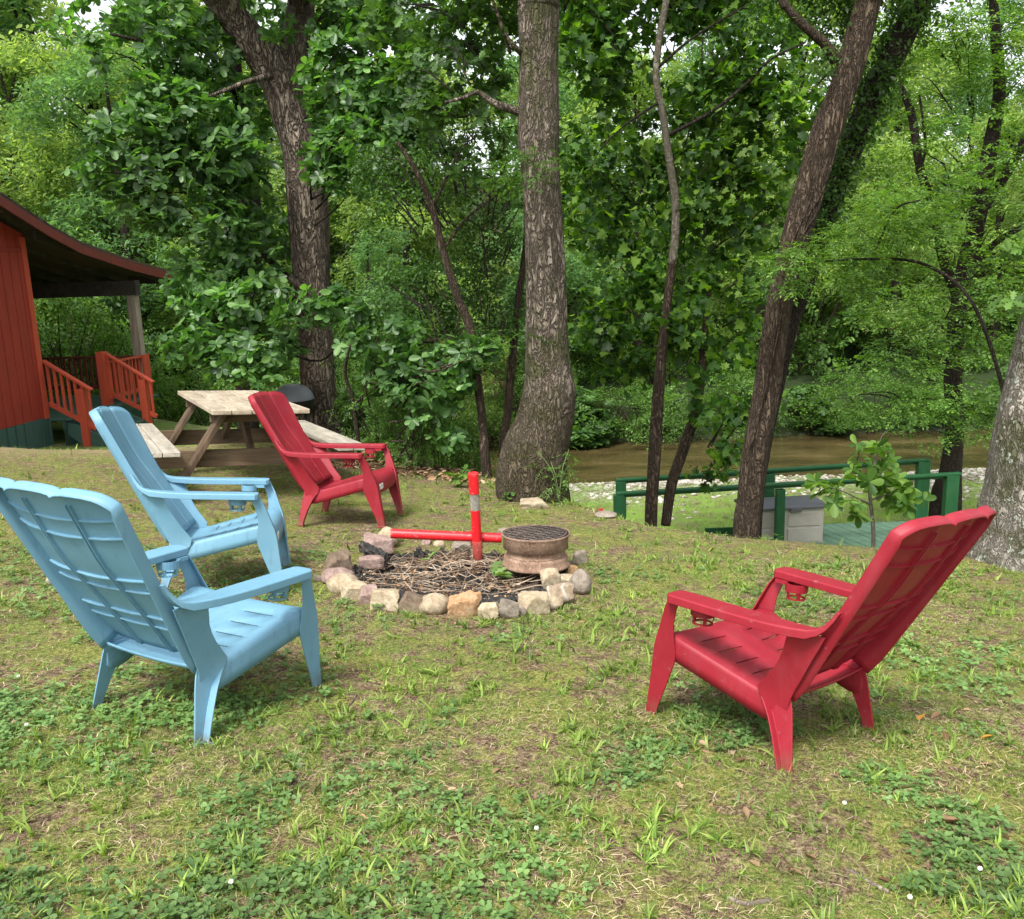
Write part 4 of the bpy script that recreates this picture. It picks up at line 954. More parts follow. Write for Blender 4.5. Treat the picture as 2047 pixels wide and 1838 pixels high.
def tree(name, label, cat, mat, stems, group=None, **kw):
    """stems: lists of (px, py, width px, distance); the first point stands on the ground"""
    b = at(stems[0][0][0], stems[0][0][1], stems[0][0][3]); root = empty(name, (b[0], b[1], hz(b[0], b[1]) )); tag(root, label, cat, group)
    off = np.array(root.location); mb = MB()
    for si, st in enumerate(stems):
        pts = [at(p[0], p[1], p[3]) for p in st]; rad = [p[2]/2/FPX*p[3] for p in st]
        if si == 0:
            g = pts[0].copy(); g[2] = min(g[2] - .1, hz(g[0], g[1]) - .2)
            pts = [g] + pts; rad = [rad[0]*1.05] + rad
        if len(st) > 3 or si == 0:      # carry the stem on upwards, beyond the picture
            d = pts[-1] - pts[-2]; d = d/np.linalg.norm(d); ex = kw.get('up', 4.0)
            if st[-1][1] <= 60: pts += [pts[-1] + (d + np.array([0, 0, .2]))*ex*.5, pts[-1] + (d + np.array([.05, 0, .35]))*ex]; rad += [rad[-1]*.75, rad[-1]*.25]
        pts = [q - off for q in pts]
        trunk_mesh(mb, pts, rad, k=kw.get('k', 28), rough=kw.get('rough', .05), seed=kw.get('seed', 3) + si, flare=kw.get('flare') if si == 0 else None)
    mb.build('trunk', mat, root, smooth=True); return root, off
def CL(off, L, dz=1.0):
    """clumps given by (px, py, half width px, half height px, distance[, weight])"""
    out = []
    for c in L:
        px, py, rx, ry, D = c[:5]; p = at(px, py, D) - off; sx, sy = rx/FPX*D, ry/FPX*D
        out.append((p, (sx, max(min(sx, sy)*1.0, .25)*dz, sy), rx*ry/6000*(c[5] if len(c) > 5 else 1)))
    return out
L_OVAL = leafmat('glossy_oval_leaf', [(.035, .085, .024), (.06, .13, .038), (.095, .19, .058), (.16, .29, .085)], .4, .42, .45, (1.5, 1.9, .5))
L_MAPLE = leafmat('broad_dark_leaf', [(.024, .062, .015), (.045, .108, .024), (.09, .19, .034), (.20, .33, .05)], .5, .5, .3, (1.7, 1.9, .35))
L_SMALL = leafmat('small_dark_leaf', [(.032, .075, .02), (.06, .13, .03), (.11, .215, .045)], .4, .5, .3, (1.7, 1.9, .45))
L_LIGHT = leafmat('light_feathery_leaf', [(.05, .12, .024), (.085, .18, .036), (.14, .26, .05), (.22, .35, .075)], .5, .5, .3, (1.5, 1.6, .45))
L_FAR = leafmat('far_leaf', [(.11, .20, .055), (.18, .30, .08), (.27, .40, .12), (.40, .52, .18)], .6, .6, .2, (1.4, 1.35, .6), big=.35)
L_FAR2 = leafmat('far_leaf_cool', [(.07, .155, .06), (.12, .24, .085), (.20, .35, .13)], .55, .6, .2, (1.4, 1.4, .65), big=.35)
L_BUSH = leafmat('bush_leaf', [(.055, .12, .026), (.10, .20, .042), (.17, .30, .06)], .4, .5, .3, (1.5, 1.7, .4))
RG = np.random.default_rng(21)
# --- forked trunk on the left
t1, o1 = tree('forked_oak', 'furrowed trunk that forks high up, rising directly behind the picnic table', 'tree', BK_FUR,
    [[(642, 868, 96, 11.5), (638, 800, 74, 11.5), (632, 700, 68, 11.5), (626, 615, 67, 11.5), (622, 525, 74, 11.5), (615, 395, 78, 11.5), (600, 300, 66, 11.5), (574, 220, 64, 11.5), (558, 160, 74, 11.5), (500, 80, 60, 11.4), (440, 0, 52, 11.2), (400, -60, 48, 11.0)],
     [(566, 190, 50, 11.55), (584, 110, 54, 11.6), (600, 30, 50, 11.7), (606, -60, 46, 11.8), (612, -120, 42, 11.9)],
     [(545, 150, 12, 11.3), (490, 165, 9, 11.0), (440, 185, 7, 10.8), (380, 205, 5, 10.6)]], k=40, rough=.05, flare=(.8, .35, 5), seed=4)
cl = CL(o1, [(700, 215, 70, 70, 11.0), (730, 150, 120, 90, 10.8), (700, 50, 80, 60, 10.9), (560, 35, 28, 45, 11.1), (800, 230, 90, 60, 10.6), (720, 300, 110, 60, 10.4), (690, 350, 80, 45, 10.3), (780, 90, 90, 70, 11), (860, 240, 60, 45, 10.4), (830, 300, 50, 40, 10.3),
    (700, -130, 200, 120, 11), (500, -150, 220, 120, 11)])
crown(t1, L_OVAL, T_WHORL, cl, 150, .118, RG, 'whorl', twigs=(BK_DARK, lambda q: (0.0 + (q[0] - 0)*.25, q[1]*.3, q[2] - .35), 60))
# --- leafy tree behind it, big oval leaves hanging over the table
t9, o9 = tree('gum_tree', 'leafy tree with big oval glossy leaves hanging between the cabin and the forked trunk', 'tree', BK_DARK,
    [[(492, 800, 44, 12.4), (497, 640, 44, 12.4), (500, 450, 44, 12.4), (492, 330, 40, 12.4), (475, 200, 30, 12.3), (460, 60, 26, 12.2), (450, -40, 22, 12.2)],
     [(500, 480, 20, 12.3), (560, 540, 12, 11.2), (640, 600, 9, 10.4), (720, 640, 6, 9.8)], [(492, 420, 18, 12.3), (420, 380, 12, 11.4), (330, 330, 8, 10.8), (250, 290, 5, 10.4)],
     [(498, 560, 18, 12.3), (470, 620, 12, 11.4), (420, 660, 8, 10.8), (360, 690, 5, 10.5)], [(478, 190, 14, 12.2), (400, 130, 10, 11.6), (310, 90, 7, 11.2), (220, 68, 5, 11)]], k=24, seed=9)
cl = CL(o9, [(300, 60, 110, 70, 11), (380, 110, 90, 80, 11.4), (470, 240, 70, 80, 12.0), (290, 150, 90, 50, 10.8), (370, 230, 110, 70, 10.8), (270, 260, 100, 45, 10.5), (430, 320, 110, 70, 10.8), (230, 340, 90, 40, 10.4), (330, 370, 110, 60, 10.5), (470, 400, 70, 80, 11.2),
    (400, 450, 100, 60, 10.6), (300, 420, 60, 35, 10.4), (430, 540, 90, 70, 10.8), (500, 520, 70, 60, 11), (390, 590, 60, 50, 10.5), (470, 640, 100, 50, 10.4), (400, 690, 80, 40, 10.3), (510, 600, 80, 50, 10.2), (610, 630, 80, 32, 9.9, .7), (700, 620, 45, 30, 9.8), (530, 700, 75, 40, 10), (480, 730, 80, 35, 10.2), (510, 752, 60, 22, 10), (640, 590, 50, 22, 9.9, .6), (720, 680, 40, 45, 9.7),
    (230, 100, 50, 40, 11), (560, 460, 40, 60, 11.9), (540, 60, 60, 60, 12.6), (620, 120, 60, 60, 12.8), (430, 20, 70, 50, 12.6), (660, 10, 80, 40, 12.6), (250, 20, 90, 45, 11.6), (150, 60, 60, 30, 11.8)])
crown(t9, L_OVAL, T_WHORL, cl, 150, .125, RG, 'whorl', twigs=(BK_DARK, lambda q: (q[0]*.35, q[1]*.4, q[2] - .3), 110))
# --- sapling of the same leaf standing on the lawn edge
t10, o10 = tree('oval_leaf_sapling', 'low spreading sapling with bright oval leaves left of the big straight trunk', 'tree', BK_BROWN,
    [[(715, 870, 9, 9.6), (705, 800, 8, 9.5), (690, 745, 7, 9.4), (700, 690, 5, 9.2)], [(706, 810, 6, 9.5), (760, 770, 5, 9.1), (830, 740, 4, 8.8), (900, 710, 3, 8.6)], [(826, 880, 9, 9.3), (822, 830, 8, 9.2), (838, 770, 5, 9), (850, 720, 3, 8.8)]], k=10, seed=2)
cl = CL(o10, [(780, 720, 60, 35, 9), (860, 715, 70, 40, 8.8), (930, 705, 60, 35, 8.6), (975, 700, 30, 25, 8.5), (830, 760, 70, 35, 8.8), (890, 775, 50, 40, 8.7), (760, 780, 60, 35, 9), (850, 820, 50, 30, 8.9), (930, 760, 30, 25, 8.6), (900, 880, 40, 25, 8.8), (800, 660, 50, 30, 9)])
crown(t10, L_OVAL, T_WHORL, cl, 150, .112, RG, 'whorl', twigs=(BK_BROWN, lambda q: (q[0]*.5, q[1]*.6, q[2] - .25), 40))
# --- the big straight trunk
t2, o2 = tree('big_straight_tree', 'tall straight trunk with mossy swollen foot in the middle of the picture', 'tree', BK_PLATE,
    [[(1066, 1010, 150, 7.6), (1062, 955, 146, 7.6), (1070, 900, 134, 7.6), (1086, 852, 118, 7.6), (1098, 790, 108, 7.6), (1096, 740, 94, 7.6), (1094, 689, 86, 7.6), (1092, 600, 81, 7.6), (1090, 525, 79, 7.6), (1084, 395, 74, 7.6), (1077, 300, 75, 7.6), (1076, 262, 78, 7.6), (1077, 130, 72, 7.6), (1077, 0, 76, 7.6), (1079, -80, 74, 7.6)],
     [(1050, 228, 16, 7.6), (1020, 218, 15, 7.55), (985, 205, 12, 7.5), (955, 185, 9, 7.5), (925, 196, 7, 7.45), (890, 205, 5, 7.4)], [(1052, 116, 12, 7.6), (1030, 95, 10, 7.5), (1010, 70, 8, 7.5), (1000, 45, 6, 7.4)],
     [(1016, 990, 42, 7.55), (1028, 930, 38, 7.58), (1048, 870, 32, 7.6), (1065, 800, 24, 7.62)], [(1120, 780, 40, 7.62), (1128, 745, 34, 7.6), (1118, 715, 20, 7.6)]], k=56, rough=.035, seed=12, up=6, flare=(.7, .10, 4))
cl = CL(o2, [(900, 160, 120, 70, 8.2, .8), (940, 60, 110, 60, 8.4, .9), (870, 230, 60, 40, 8, .6), (1000, 250, 60, 40, 8.2, .6), (1120, -140, 320, 120, 8, 1), (820, 40, 100, 60, 8.8, .9), (960, 330, 60, 40, 8.3, .6)])
crown(t2, L_SMALL, T_OAK, cl, 170, .10, RG, 'whorl', twigs=(BK_DARK, lambda q: (q[0]*.6, q[1]*.5, q[2] - .2), 50))
# --- thin trees left of it
t6, o6 = tree('thin_leaning_tree', 'thin dark tree leaning to the left, its foot beside the big straight trunk', 'tree', BK_BROWN,
    [[(975, 975, 22, 8.6), (968, 900, 19, 8.6), (962, 820, 17, 8.7), (948, 720, 20, 8.7), (938, 650, 18, 8.7), (913, 590, 16, 8.7), (885, 500, 14, 8.7), (862, 410, 12, 8.7), (830, 340, 10, 8.7), (795, 285, 7, 8.7)], [(885, 500, 7, 8.7), (930, 440, 5, 8.8), (980, 400, 4, 8.9), (1010, 380, 3, 9)], [(865, 415, 6, 8.7), (900, 340, 5, 8.9), (930, 290, 3, 9), (960, 270, 2, 9)]], k=18, rough=.08, seed=6)
cl = CL(o6, [(830, 430, 90, 60, 9), (930, 420, 90, 50, 9.2), (870, 340, 90, 50, 9.2), (800, 520, 70, 60, 9.2), (900, 560, 110, 50, 9.3), (960, 640, 80, 45, 9.4), (860, 640, 60, 40, 9.4), (760, 350, 60, 50, 9.2), (980, 480, 60, 40, 9.4), (900, 260, 70, 50, 9.3), (750, 450, 50, 40, 9.4), (990, 380, 60, 30, 8.2), (780, 620, 60, 40, 9.8)])
crown(t6, L_SMALL, T_SMALL, cl, 330, .13, RG, twigs=(BK_DARK, lambda q: (q[0]*.6, q[1]*.6, q[2] - .3), 70))
t7, o7 = tree('slender_tree', 'slender brown stem growing close behind the left side of the big straight trunk', 'tree', BK_BROWN,
    [[(1004, 925, 18, 9.6), (1014, 830, 17, 9.6), (1022, 740, 16, 9.6), (1032, 640, 15, 9.6), (1042, 560, 13, 9.6), (1052, 470, 11, 9.6), (1050, 380, 9, 9.6)]], k=16, rough=.07, seed=7)
cl = CL(o7, [(1000, 340, 70, 40, 9.8), (960, 540, 50, 30, 10), (1060, 330, 60, 30, 7.35, .5), (1040, 350, 60, 25, 7.2, .5), (1030, 680, 50, 25, 7.4, .35)])
crown(t7, L_SMALL, T_FROND, cl, 300, .17, RG, 'flat')
# --- pale sycamore and its neighbour
t5, o5 = tree('sycamore', 'slender sycamore with a pale mottled upper trunk right of the big straight trunk', 'tree', BK_BROWN,
    [[(1301, 1045, 26, 10.6), (1306, 950, 25, 10.6), (1312, 850, 24, 10.6), (1318, 760, 22, 10.6), (1330, 640, 18, 10.6), (1345, 520, 17, 10.6)],
     [(1330, 1050, 20, 10.9), (1342, 970, 22, 10.9), (1366, 900, 22, 10.9), (1392, 820, 20, 10.9), (1403, 740, 16, 10.9), (1410, 650, 12, 10.9), (1420, 560, 9, 10.9)]], k=22, rough=.07, seed=15)
mb = MB(); mbb = MB(); P5 = [(1343, 530, 17), (1350, 470, 16), (1350, 400, 16), (1338, 320, 15), (1325, 230, 14), (1312, 160, 13), (1318, 80, 13), (1332, 0, 13), (1340, -80, 12), (1345, -160, 10)]
trunk_mesh(mb, [at(a, b_, 10.6) - o5 for a, b_, c in P5], [c/2/FPX*10.6 for a, b_, c in P5], k=20, rough=.05)
for br in ([(1327, 275, 8), (1420, 225, 7), (1490, 170, 6), (1540, 120, 5), (1610, 85, 4)], [(1310, 140, 7), (1380, 80, 5), (1460, 30, 4), (1520, 0, 3)], [(1325, 200, 6), (1250, 250, 4), (1200, 300, 3), (1180, 340, 2)]):
    trunk_mesh(mbb, [at(a, b_, 10.6 - .1*i) - o5 for i, (a, b_, c) in enumerate(br)], [c/2/FPX*10.5 for a, b_, c in br], k=8)
mb.build('upper_trunk', BK_PALE, t5, smooth=True); mbb.build('limbs', BK_DARK, t5, smooth=True)['kind'] = 'stuff'
cl = CL(o5, [(1200, 90, 100, 80, 11.2), (1280, 170, 100, 80, 11.2), (1400, 90, 110, 80, 11), (1510, 110, 110, 80, 10.8), (1440, 200, 110, 70, 10.9), (1560, 220, 90, 60, 10.6), (1500, 300, 110, 60, 10.6), (1230, 300, 100, 70, 11.2), (1390, 330, 80, 60, 11.2), (1450, 400, 110, 60, 10.7), (1190, 420, 70, 80, 11.3), (1290, 450, 90, 60, 11.3), (1520, 450, 90, 60, 10.8), (1230, 540, 90, 60, 11.2), (1380, 540, 100, 60, 11), (1480, 560, 90, 50, 10.7),
    (1270, 630, 100, 50, 11), (1200, 660, 60, 50, 11.3), (1420, 650, 110, 50, 10.9), (1510, 680, 80, 50, 10.6), (1350, 720, 100, 40, 11), (1450, 750, 90, 45, 10.7), (1500, 800, 60, 40, 10.6), (1430, 830, 60, 30, 10.7), (1250, 730, 70, 40, 11.2), (1440, 940, 60, 18, 10.6, .7), (1380, 640, 40, 40, 10.4), (1460, 890, 40, 25, 10.6), (1300, 30, 200, 60, 11.2), (1400, -120, 300, 110, 11)])
crown(t5, L_MAPLE, T_MAPLE, cl, 125, .18, RG, 'hang', twigs=(BK_DARK, lambda q: (q[0]*.55 + .1, q[1]*.6, q[2] - .35), 110))
# --- leaning double trunk
t3, o3 = tree('leaning_tree', 'brown trunk leaning to the right in front of the beige storage box', 'tree', BK_BROWN,
    [[(1492, 1066, 56, 8.4), (1500, 1000, 54, 8.4), (1512, 900, 53, 8.4), (1532, 791, 53, 8.4), (1544, 703, 50, 8.4), (1557, 615, 50, 8.4), (1577, 527, 52, 8.4), (1601, 440, 58, 8.4), (1625, 352, 54, 8.4), (1650, 264, 56, 8.4), (1685, 176, 52, 8.4), (1713, 88, 52, 8.4), (1737, 0, 46, 8.4), (1760, -70, 44, 8.4)],
     [(1672, 120, 24, 8.4), (1645, 85, 18, 8.35), (1605, 50, 16, 8.3), (1570, 10, 14, 8.3), (1545, -40, 12, 8.3)]], k=40, rough=.06, seed=31)
mb = MB()
for vn in ([(1500, 900), (1535, 760), (1560, 640), (1590, 500), (1635, 420), (1660, 330)], [(1595, 520), (1612, 440), (1650, 370), (1680, 260), (1690, 200)], [(1530, 800), (1556, 620), (1570, 520), (1620, 400), (1625, 350)]):
    mb.tube(catmull([at(a, b_, 8.4 - .135) - o3 for a, b_ in vn], 8), .007, 6)
mb.build('vine', BK_BROWN, t3, smooth=True)
cl = CL(o3, [(1620, 20, 130, 50, 8.6), (1760, -120, 250, 110, 8.6), (1640, 130, 50, 30, 8.3, .5), (1800, 60, 50, 50, 9, .6)])
crown(t3, L_SMALL, T_SMALL, cl, 300, .13, RG)
t3b, o3b = tree('vine_covered_tree', 'second leaning trunk wrapped in dark ivy, directly behind the brown leaning trunk', 'tree', BK_DARK,
    [[(1506, 1040, 36, 9.0), (1522, 900, 36, 9.0), (1552, 760, 36, 9), (1580, 640, 38, 9), (1618, 540, 40, 9), (1655, 420, 42, 9), (1700, 300, 44, 9), (1750, 180, 44, 9), (1798, 90, 44, 9), (1838, 0, 44, 9), (1870, -70, 40, 9)]], k=24, rough=.06, seed=33)
cl = CL(o3b, [(1835 - i*24, 0 + i*52, 36, 34, 8.95, 2.4) for i in range(12)]); crown(t3b, L_SMALL, T_SMALL, cl, 190, .14, RG, name='ivy')
# --- feathery tree on the right bank
t8, o8 = tree('feathery_tree', 'dark crooked tree with layered light green leaves behind the right end of the boardwalk', 'tree', BK_DARK,
    [[(1893, 990, 60, 15.3), (1900, 940, 44, 15.3), (1908, 850, 36, 15.3), (1905, 760, 34, 15.3), (1912, 660, 32, 15.3), (1925, 560, 32, 15.3), (1952, 440, 34, 15.3), (1978, 300, 28, 15.3), (1998, 180, 22, 15.3), (1990, 60, 18, 15.3), (1985, -40, 14, 15.3)],
     [(1915, 590, 24, 15.3), (1885, 520, 18, 15.2), (1870, 430, 17, 15.1), (1840, 340, 16, 15), (1822, 230, 15, 15), (1795, 160, 10, 15)], [(1950, 440, 20, 15.3), (2010, 350, 18, 15.3), (2060, 260, 16, 15.3)], [(1925, 560, 14, 15.3), (1985, 490, 12, 15.2), (2050, 450, 10, 15.2)], [(1840, 340, 5, 15), (1850, 290, 5, 14.9), (1838, 190, 4, 14.8)]], k=20, rough=.09, seed=41)
cl = CL(o8, [(1840, 60, 110, 45, 15), (1960, 60, 110, 50, 14.8), (1900, 150, 130, 50, 15), (2020, 170, 90, 60, 14.7), (1800, 260, 90, 40, 14.8), (1950, 260, 120, 50, 15), (2010, 350, 90, 50, 14.8), (1850, 380, 120, 45, 14.6), (1760, 420, 100, 40, 14), (1960, 450, 110, 45, 14.8), (1850, 500, 130, 40, 14.4), (2010, 560, 80, 50, 14.5), (1920, 600, 120, 45, 14.5), (1800, 620, 110, 35, 14.2), (1860, 700, 130, 38, 14.4), (1980, 690, 80, 50, 14.4), (1760, 740, 110, 32, 14.3), (1900, 790, 120, 38, 14.3), (1800, 830, 110, 28, 14.2), (1950, 850, 60, 38, 14.3), (1690, 800, 70, 25, 14.2), (1860, 880, 60, 18, 14.2, .7), (1930, 965, 28, 14, 13.2, .8), (1740, 560, 80, 30, 14), (1950, -120, 250, 100, 15)], .8)
crown(t8, L_LIGHT, T_BEECH, cl, 250, .21, RG, 'flat', twigs=(BK_DARK, lambda q: (q[0]*.4, q[1]*.4, q[2] - .3), 120))
t11, o11 = tree('arching_shrub', 'arching branch of bright narrow leaves crossing in front of the leaning trunks', 'tree', BK_DARK,
    [[(2030, 1110, 12, 7.6), (2020, 900, 11, 7.7), (2000, 760, 9, 7.8), (1940, 600, 7, 8), (1850, 530, 6, 8.2), (1745, 515, 5, 8.3)], [(1760, 518, 5, 8.3), (1680, 520, 4, 7.9), (1600, 530, 3, 7.8), (1540, 545, 2, 7.7)], [(1750, 500, 5, 8.2), (1790, 420, 4, 8), (1840, 400, 3, 7.9)]], k=8, seed=5)
cl = CL(o11, [(1580, 525, 60, 24, 7.8), (1660, 500, 80, 28, 7.9), (1740, 460, 90, 35, 8.1), (1800, 410, 70, 40, 8.2), (1560, 575, 40, 20, 7.9), (1700, 580, 50, 20, 8.4, .6), (1850, 450, 70, 30, 8.3), (1650, 560, 60, 18, 8), (1760, 530, 70, 25, 8.4)], .9)
crown(t11, L_LIGHT, T_FROND, cl, 420, .15, RG, 'flat')
# --- huge pale trunk at the right edge
t4, o4 = tree('huge_pale_tree', 'huge pale grey trunk with white lichen at the right edge of the picture', 'tree', BK_GREY,
    [[(2085, 1140, 330, 5.75), (2092, 1090, 300, 5.75), (2098, 1040, 274, 5.75), (2108, 985, 262, 5.75), (2122, 870, 250, 5.75), (2152, 740, 242, 5.75), (2184, 600, 235, 5.75), (2225, 400, 225, 5.75), (2258, 200, 215, 5.75), (2285, 0, 205, 5.75), (2295, -80, 195, 5.75)]], k=72, rough=.03, seed=51, up=5, flare=(.5, .25, 5))
cl = CL(o4, [(2030, 590, 30, 40, 5.6, 1.2), (2040, 480, 22, 30, 5.6, 1), (2150, -200, 300, 120, 6)]); crown(t4, L_BUSH, T_OAK, cl, 60, .10, RG, 'whorl', twigs=(BK_BROWN, lambda q: (q[0] + .3, q[1], q[2] + .05), 6))
# --- magnolia-like sapling by the deck
ts, os_ = tree('small_sapling', 'small sapling with rosettes of oval leaves standing in front of the green boardwalk', 'sapling', BK_PALE,
    [[(1746, 1078, 9, 6.6), (1742, 1020, 8, 6.6), (1738, 970, 7, 6.6), (1748, 930, 5, 6.6), (1752, 895, 3, 6.6)], [(1741, 1010, 5, 6.6), (1690, 985, 3, 6.55), (1660, 975, 2, 6.5)], [(1740, 1000, 5, 6.6), (1790, 985, 3, 6.6), (1830, 980, 2, 6.6)], [(1748, 940, 3, 6.6), (1760, 880, 2, 6.6), (1772, 862, 1.5, 6.6)]], k=8, seed=8, rough=.03)
cl = CL(os_, [(1745, 905, 38, 24, 6.6, 3.5), (1735, 945, 36, 24, 6.6, 3.5), (1680, 985, 40, 22, 6.55, 3.5), (1790, 975, 46, 26, 6.65, 3.5), (1775, 935, 26, 18, 6.6, 3), (1825, 990, 26, 16, 6.7, 3), (1705, 1020, 26, 16, 6.5, 3), (1780, 1005, 30, 16, 6.6, 3), (1650, 970, 18, 14, 6.5, 3)])
crown(ts, L_LIGHT, T_WHORL, cl, 24, .105, RG, 'whorl', thr=-2)
# ferny weeds at the foot of the big trunk and by the posts
def weed(px, py, D, h, name, label, tmp, mat, n_, seed, size, grp='weeds at the lawn edge'):
    r = np.random.default_rng(seed); q = at(px, py, D) if D else on_lawn(px, py); root = empty(name, (q[0], q[1], hz(q[0], q[1]))); tag(root, label, 'weed', grp)
    mb = MB(); tips = []
    for i in range(4):
        a = r.uniform(0, 6.28); e = np.array([.35*h*math.cos(a), .25*h*math.sin(a), h*r.uniform(.6, 1)]); mb.tube(catmull([np.zeros(3), e*[.3, .3, .6], e], 5), [.003]*10 + [.0015], 5); tips += [e*f*[1, 1, 1/ max(f, .6)*f] for f in (.5, .7, .85, 1)]
    mb.build('stem', M_GST, root, smooth=True); tips = np.array(tips); P = tips[r.integers(0, len(tips), n_)] + r.normal(0, .10*h, (n_, 3)); P[:, 2] = np.maximum(P[:, 2], .02)
    stamp_obj('leaves', mat, root, tmp, P, rotm(r.uniform(0, 6.28, n_), r.normal(-.1, .4, n_), r.normal(0, .3, n_)), size*r.uniform(.7, 1.2, n_), r); return root
m, t, b, o = new_mat('green_stem'); setp(t, b, (.12, .17, .05), .6); M_GST = m
weed(1118, 1015, 7.25, .45, 'fern_weed', 'ferny green weed growing at the right foot of the big straight trunk', T_FROND, L_BUSH, 46, 1, .12)
weed(1560, 1062, 6.9, .28, 'fern_weed', 'feathery low weed in front of the middle post of the boardwalk', T_FROND, L_LIGHT, 30, 2, .09)
weed(1342, 1030, 9.2, .55, 'fern_weed', 'tall thin feathery weed beside the two thin brown trunks', T_FROND, L_LIGHT, 26, 3, .10)
weed(918, 985, 8.0, .22, 'leafy_weed', 'small bright oval leaved seedling left of the red post top', T_WHORL, L_LIGHT, 7, 4, .09)
weed(1022, 1003, 7.4, .14, 'leafy_weed', 'low green seedling beside the half buried tan boulder', T_WHORL, L_BUSH, 7, 5, .08)
# --- bushes at the lawn edge on the left, and along both banks
def bush_mesh(seed, tmp, n_, size, mat, lobes=7):
    r = np.random.default_rng(seed); cl = []
    for i in range(lobes):
        a = r.uniform(0, 6.28); d = r.uniform(0, .6); cl.append((np.array([d*math.cos(a), d*math.sin(a), r.uniform(.25, .85)]), (r.uniform(.3, .5), r.uniform(.3, .5), r.uniform(.22, .4)), 1))
    P, D = clump_points(cl, n_/lobes, r, .5); P[:, 2] = np.maximum(P[:, 2], .03); N = len(P)
    V, L, S = stamp(tmp, P, rotm(np.arctan2(-D[:, 0], D[:, 1]) + r.normal(0, .8, N), r.normal(-.3, .5, N), r.normal(0, .5, N)), size*r.uniform(.6, 1.2, N), r)
    me = np_mesh('foliage', V, L, S); me.materials.append(mat); return me
BUSH = [bush_mesh(61, T_SMALL, 1500, .11, L_BUSH), bush_mesh(62, T_BEECH, 1100, .16, L_BUSH), bush_mesh(63, T_SMALL, 1500, .10, L_LIGHT), bush_mesh(64, T_WHORL, 900, .10, L_SMALL)]
mbs = MB()
for i in range(9):
    a = i*.7; mbs.tube(catmull([(0, 0, -.2), (.15*math.cos(a), .15*math.sin(a), .3), (.45*math.cos(a + .2), .45*math.sin(a + .2), .8)], 4), [.014, .013, .012, .011, .01, .009, .007, .005, .003], 5)
_b = mbs.build('stem', BK_BROWN, None, smooth=True); STEM_ME = _b.data; bpy.data.objects.remove(_b)
def place_bush(v, x, y, sx, sz, rz, label, grp, z=None, name='bush', cat='bush'):
    root = empty(name, (x, y, hz(x, y) if z is None else z), rz); root.scale = (sx, sx, sz); tag(root, label, cat, grp)
    for nm, me in (('foliage', BUSH[v]), ('stem', STEM_ME)):
        o = bpy.data.objects.new(nm, me); COL.objects.link(o); o.parent = root
    return root
for i, (px, py, D, s, h, v, lb) in enumerate([(708, 880, 11.2, .5, .6, 3, 'dark low bush at the foot of the forked trunk'), (760, 920, 9.6, .65, .75, 1, 'leafy dark bush directly behind the seat of the red chair near the picnic table'), (830, 945, 9.2, .55, .6, 1, 'low leafy bush right behind the arm of the red side-on chair'), (880, 950, 9.6, .6, .9, 0, 'bush growing under the oval leaved sapling'), (940, 935, 10, .7, 1.2, 0, 'bush between the thin leaning stem and the red post top'), (700, 860, 11.8, 1.0, 1.3, 2, 'yellow green bush behind the picnic table bench'), (800, 850, 12.5, 1.2, 1.5, 2, 'yellow green bush below the oval leaved sapling, further back'), (1000, 900, 11, .9, 1.0, 0, 'dark bush behind the foot of the big straight trunk')]):
    p = at(px, py, D); place_bush(v, p[0], p[1], s, h, i*1.1, lb, 'bushes at the edge of the lawn')
r = np.random.default_rng(5)
for i in range(15):        # thicket between the cabin and the forked trunk
    x = -14 + i*.86 + r.uniform(-.3, .3); y = (20 if x < -7.5 else (19.0 if x < -5.2 else 17.0)) + r.uniform(-1, 1.4); s = r.uniform(1.5, 2.3)
    place_bush([2, 0, 2, 1][i % 4], x, y, s, s*r.uniform(1.0, 1.5), r.uniform(0, 6), 'bright green thicket bush behind the cabin porch and the picnic table', 'thicket bushes behind the porch', z=hz(x, y) - .2)
for i in range(34):        # far bank of the river, leaning over the water
    x = -13 + i*1.05 + r.uniform(-.3, .3); y = 25.0 + r.uniform(-.2, .6); s = r.uniform(1.5, 2.1)
    place_bush([0, 1, 3, 2, 0, 1][i % 6], x, y, s, s*r.uniform(.55, 1.15), r.uniform(0, 6), 'leafy bush overhanging the far bank of the river', 'bushes along the far river bank', z=-3.55)
for row, yy in enumerate((27.6, 30.2, 33.5)):
    for i in range(16):
        x = -14 + i*2.4 + r.uniform(-.9, .9); s = r.uniform(1.7, 3.4)
        place_bush([1, 0, 2, 0, 3][(i + row) % 5], x, yy + r.uniform(-.6, .6), s, s*r.uniform(.7, 1.6), r.uniform(0, 6), 'undergrowth bush below the trees of the wood beyond the river', 'undergrowth beyond the river', z=hz(x, yy) - .3)
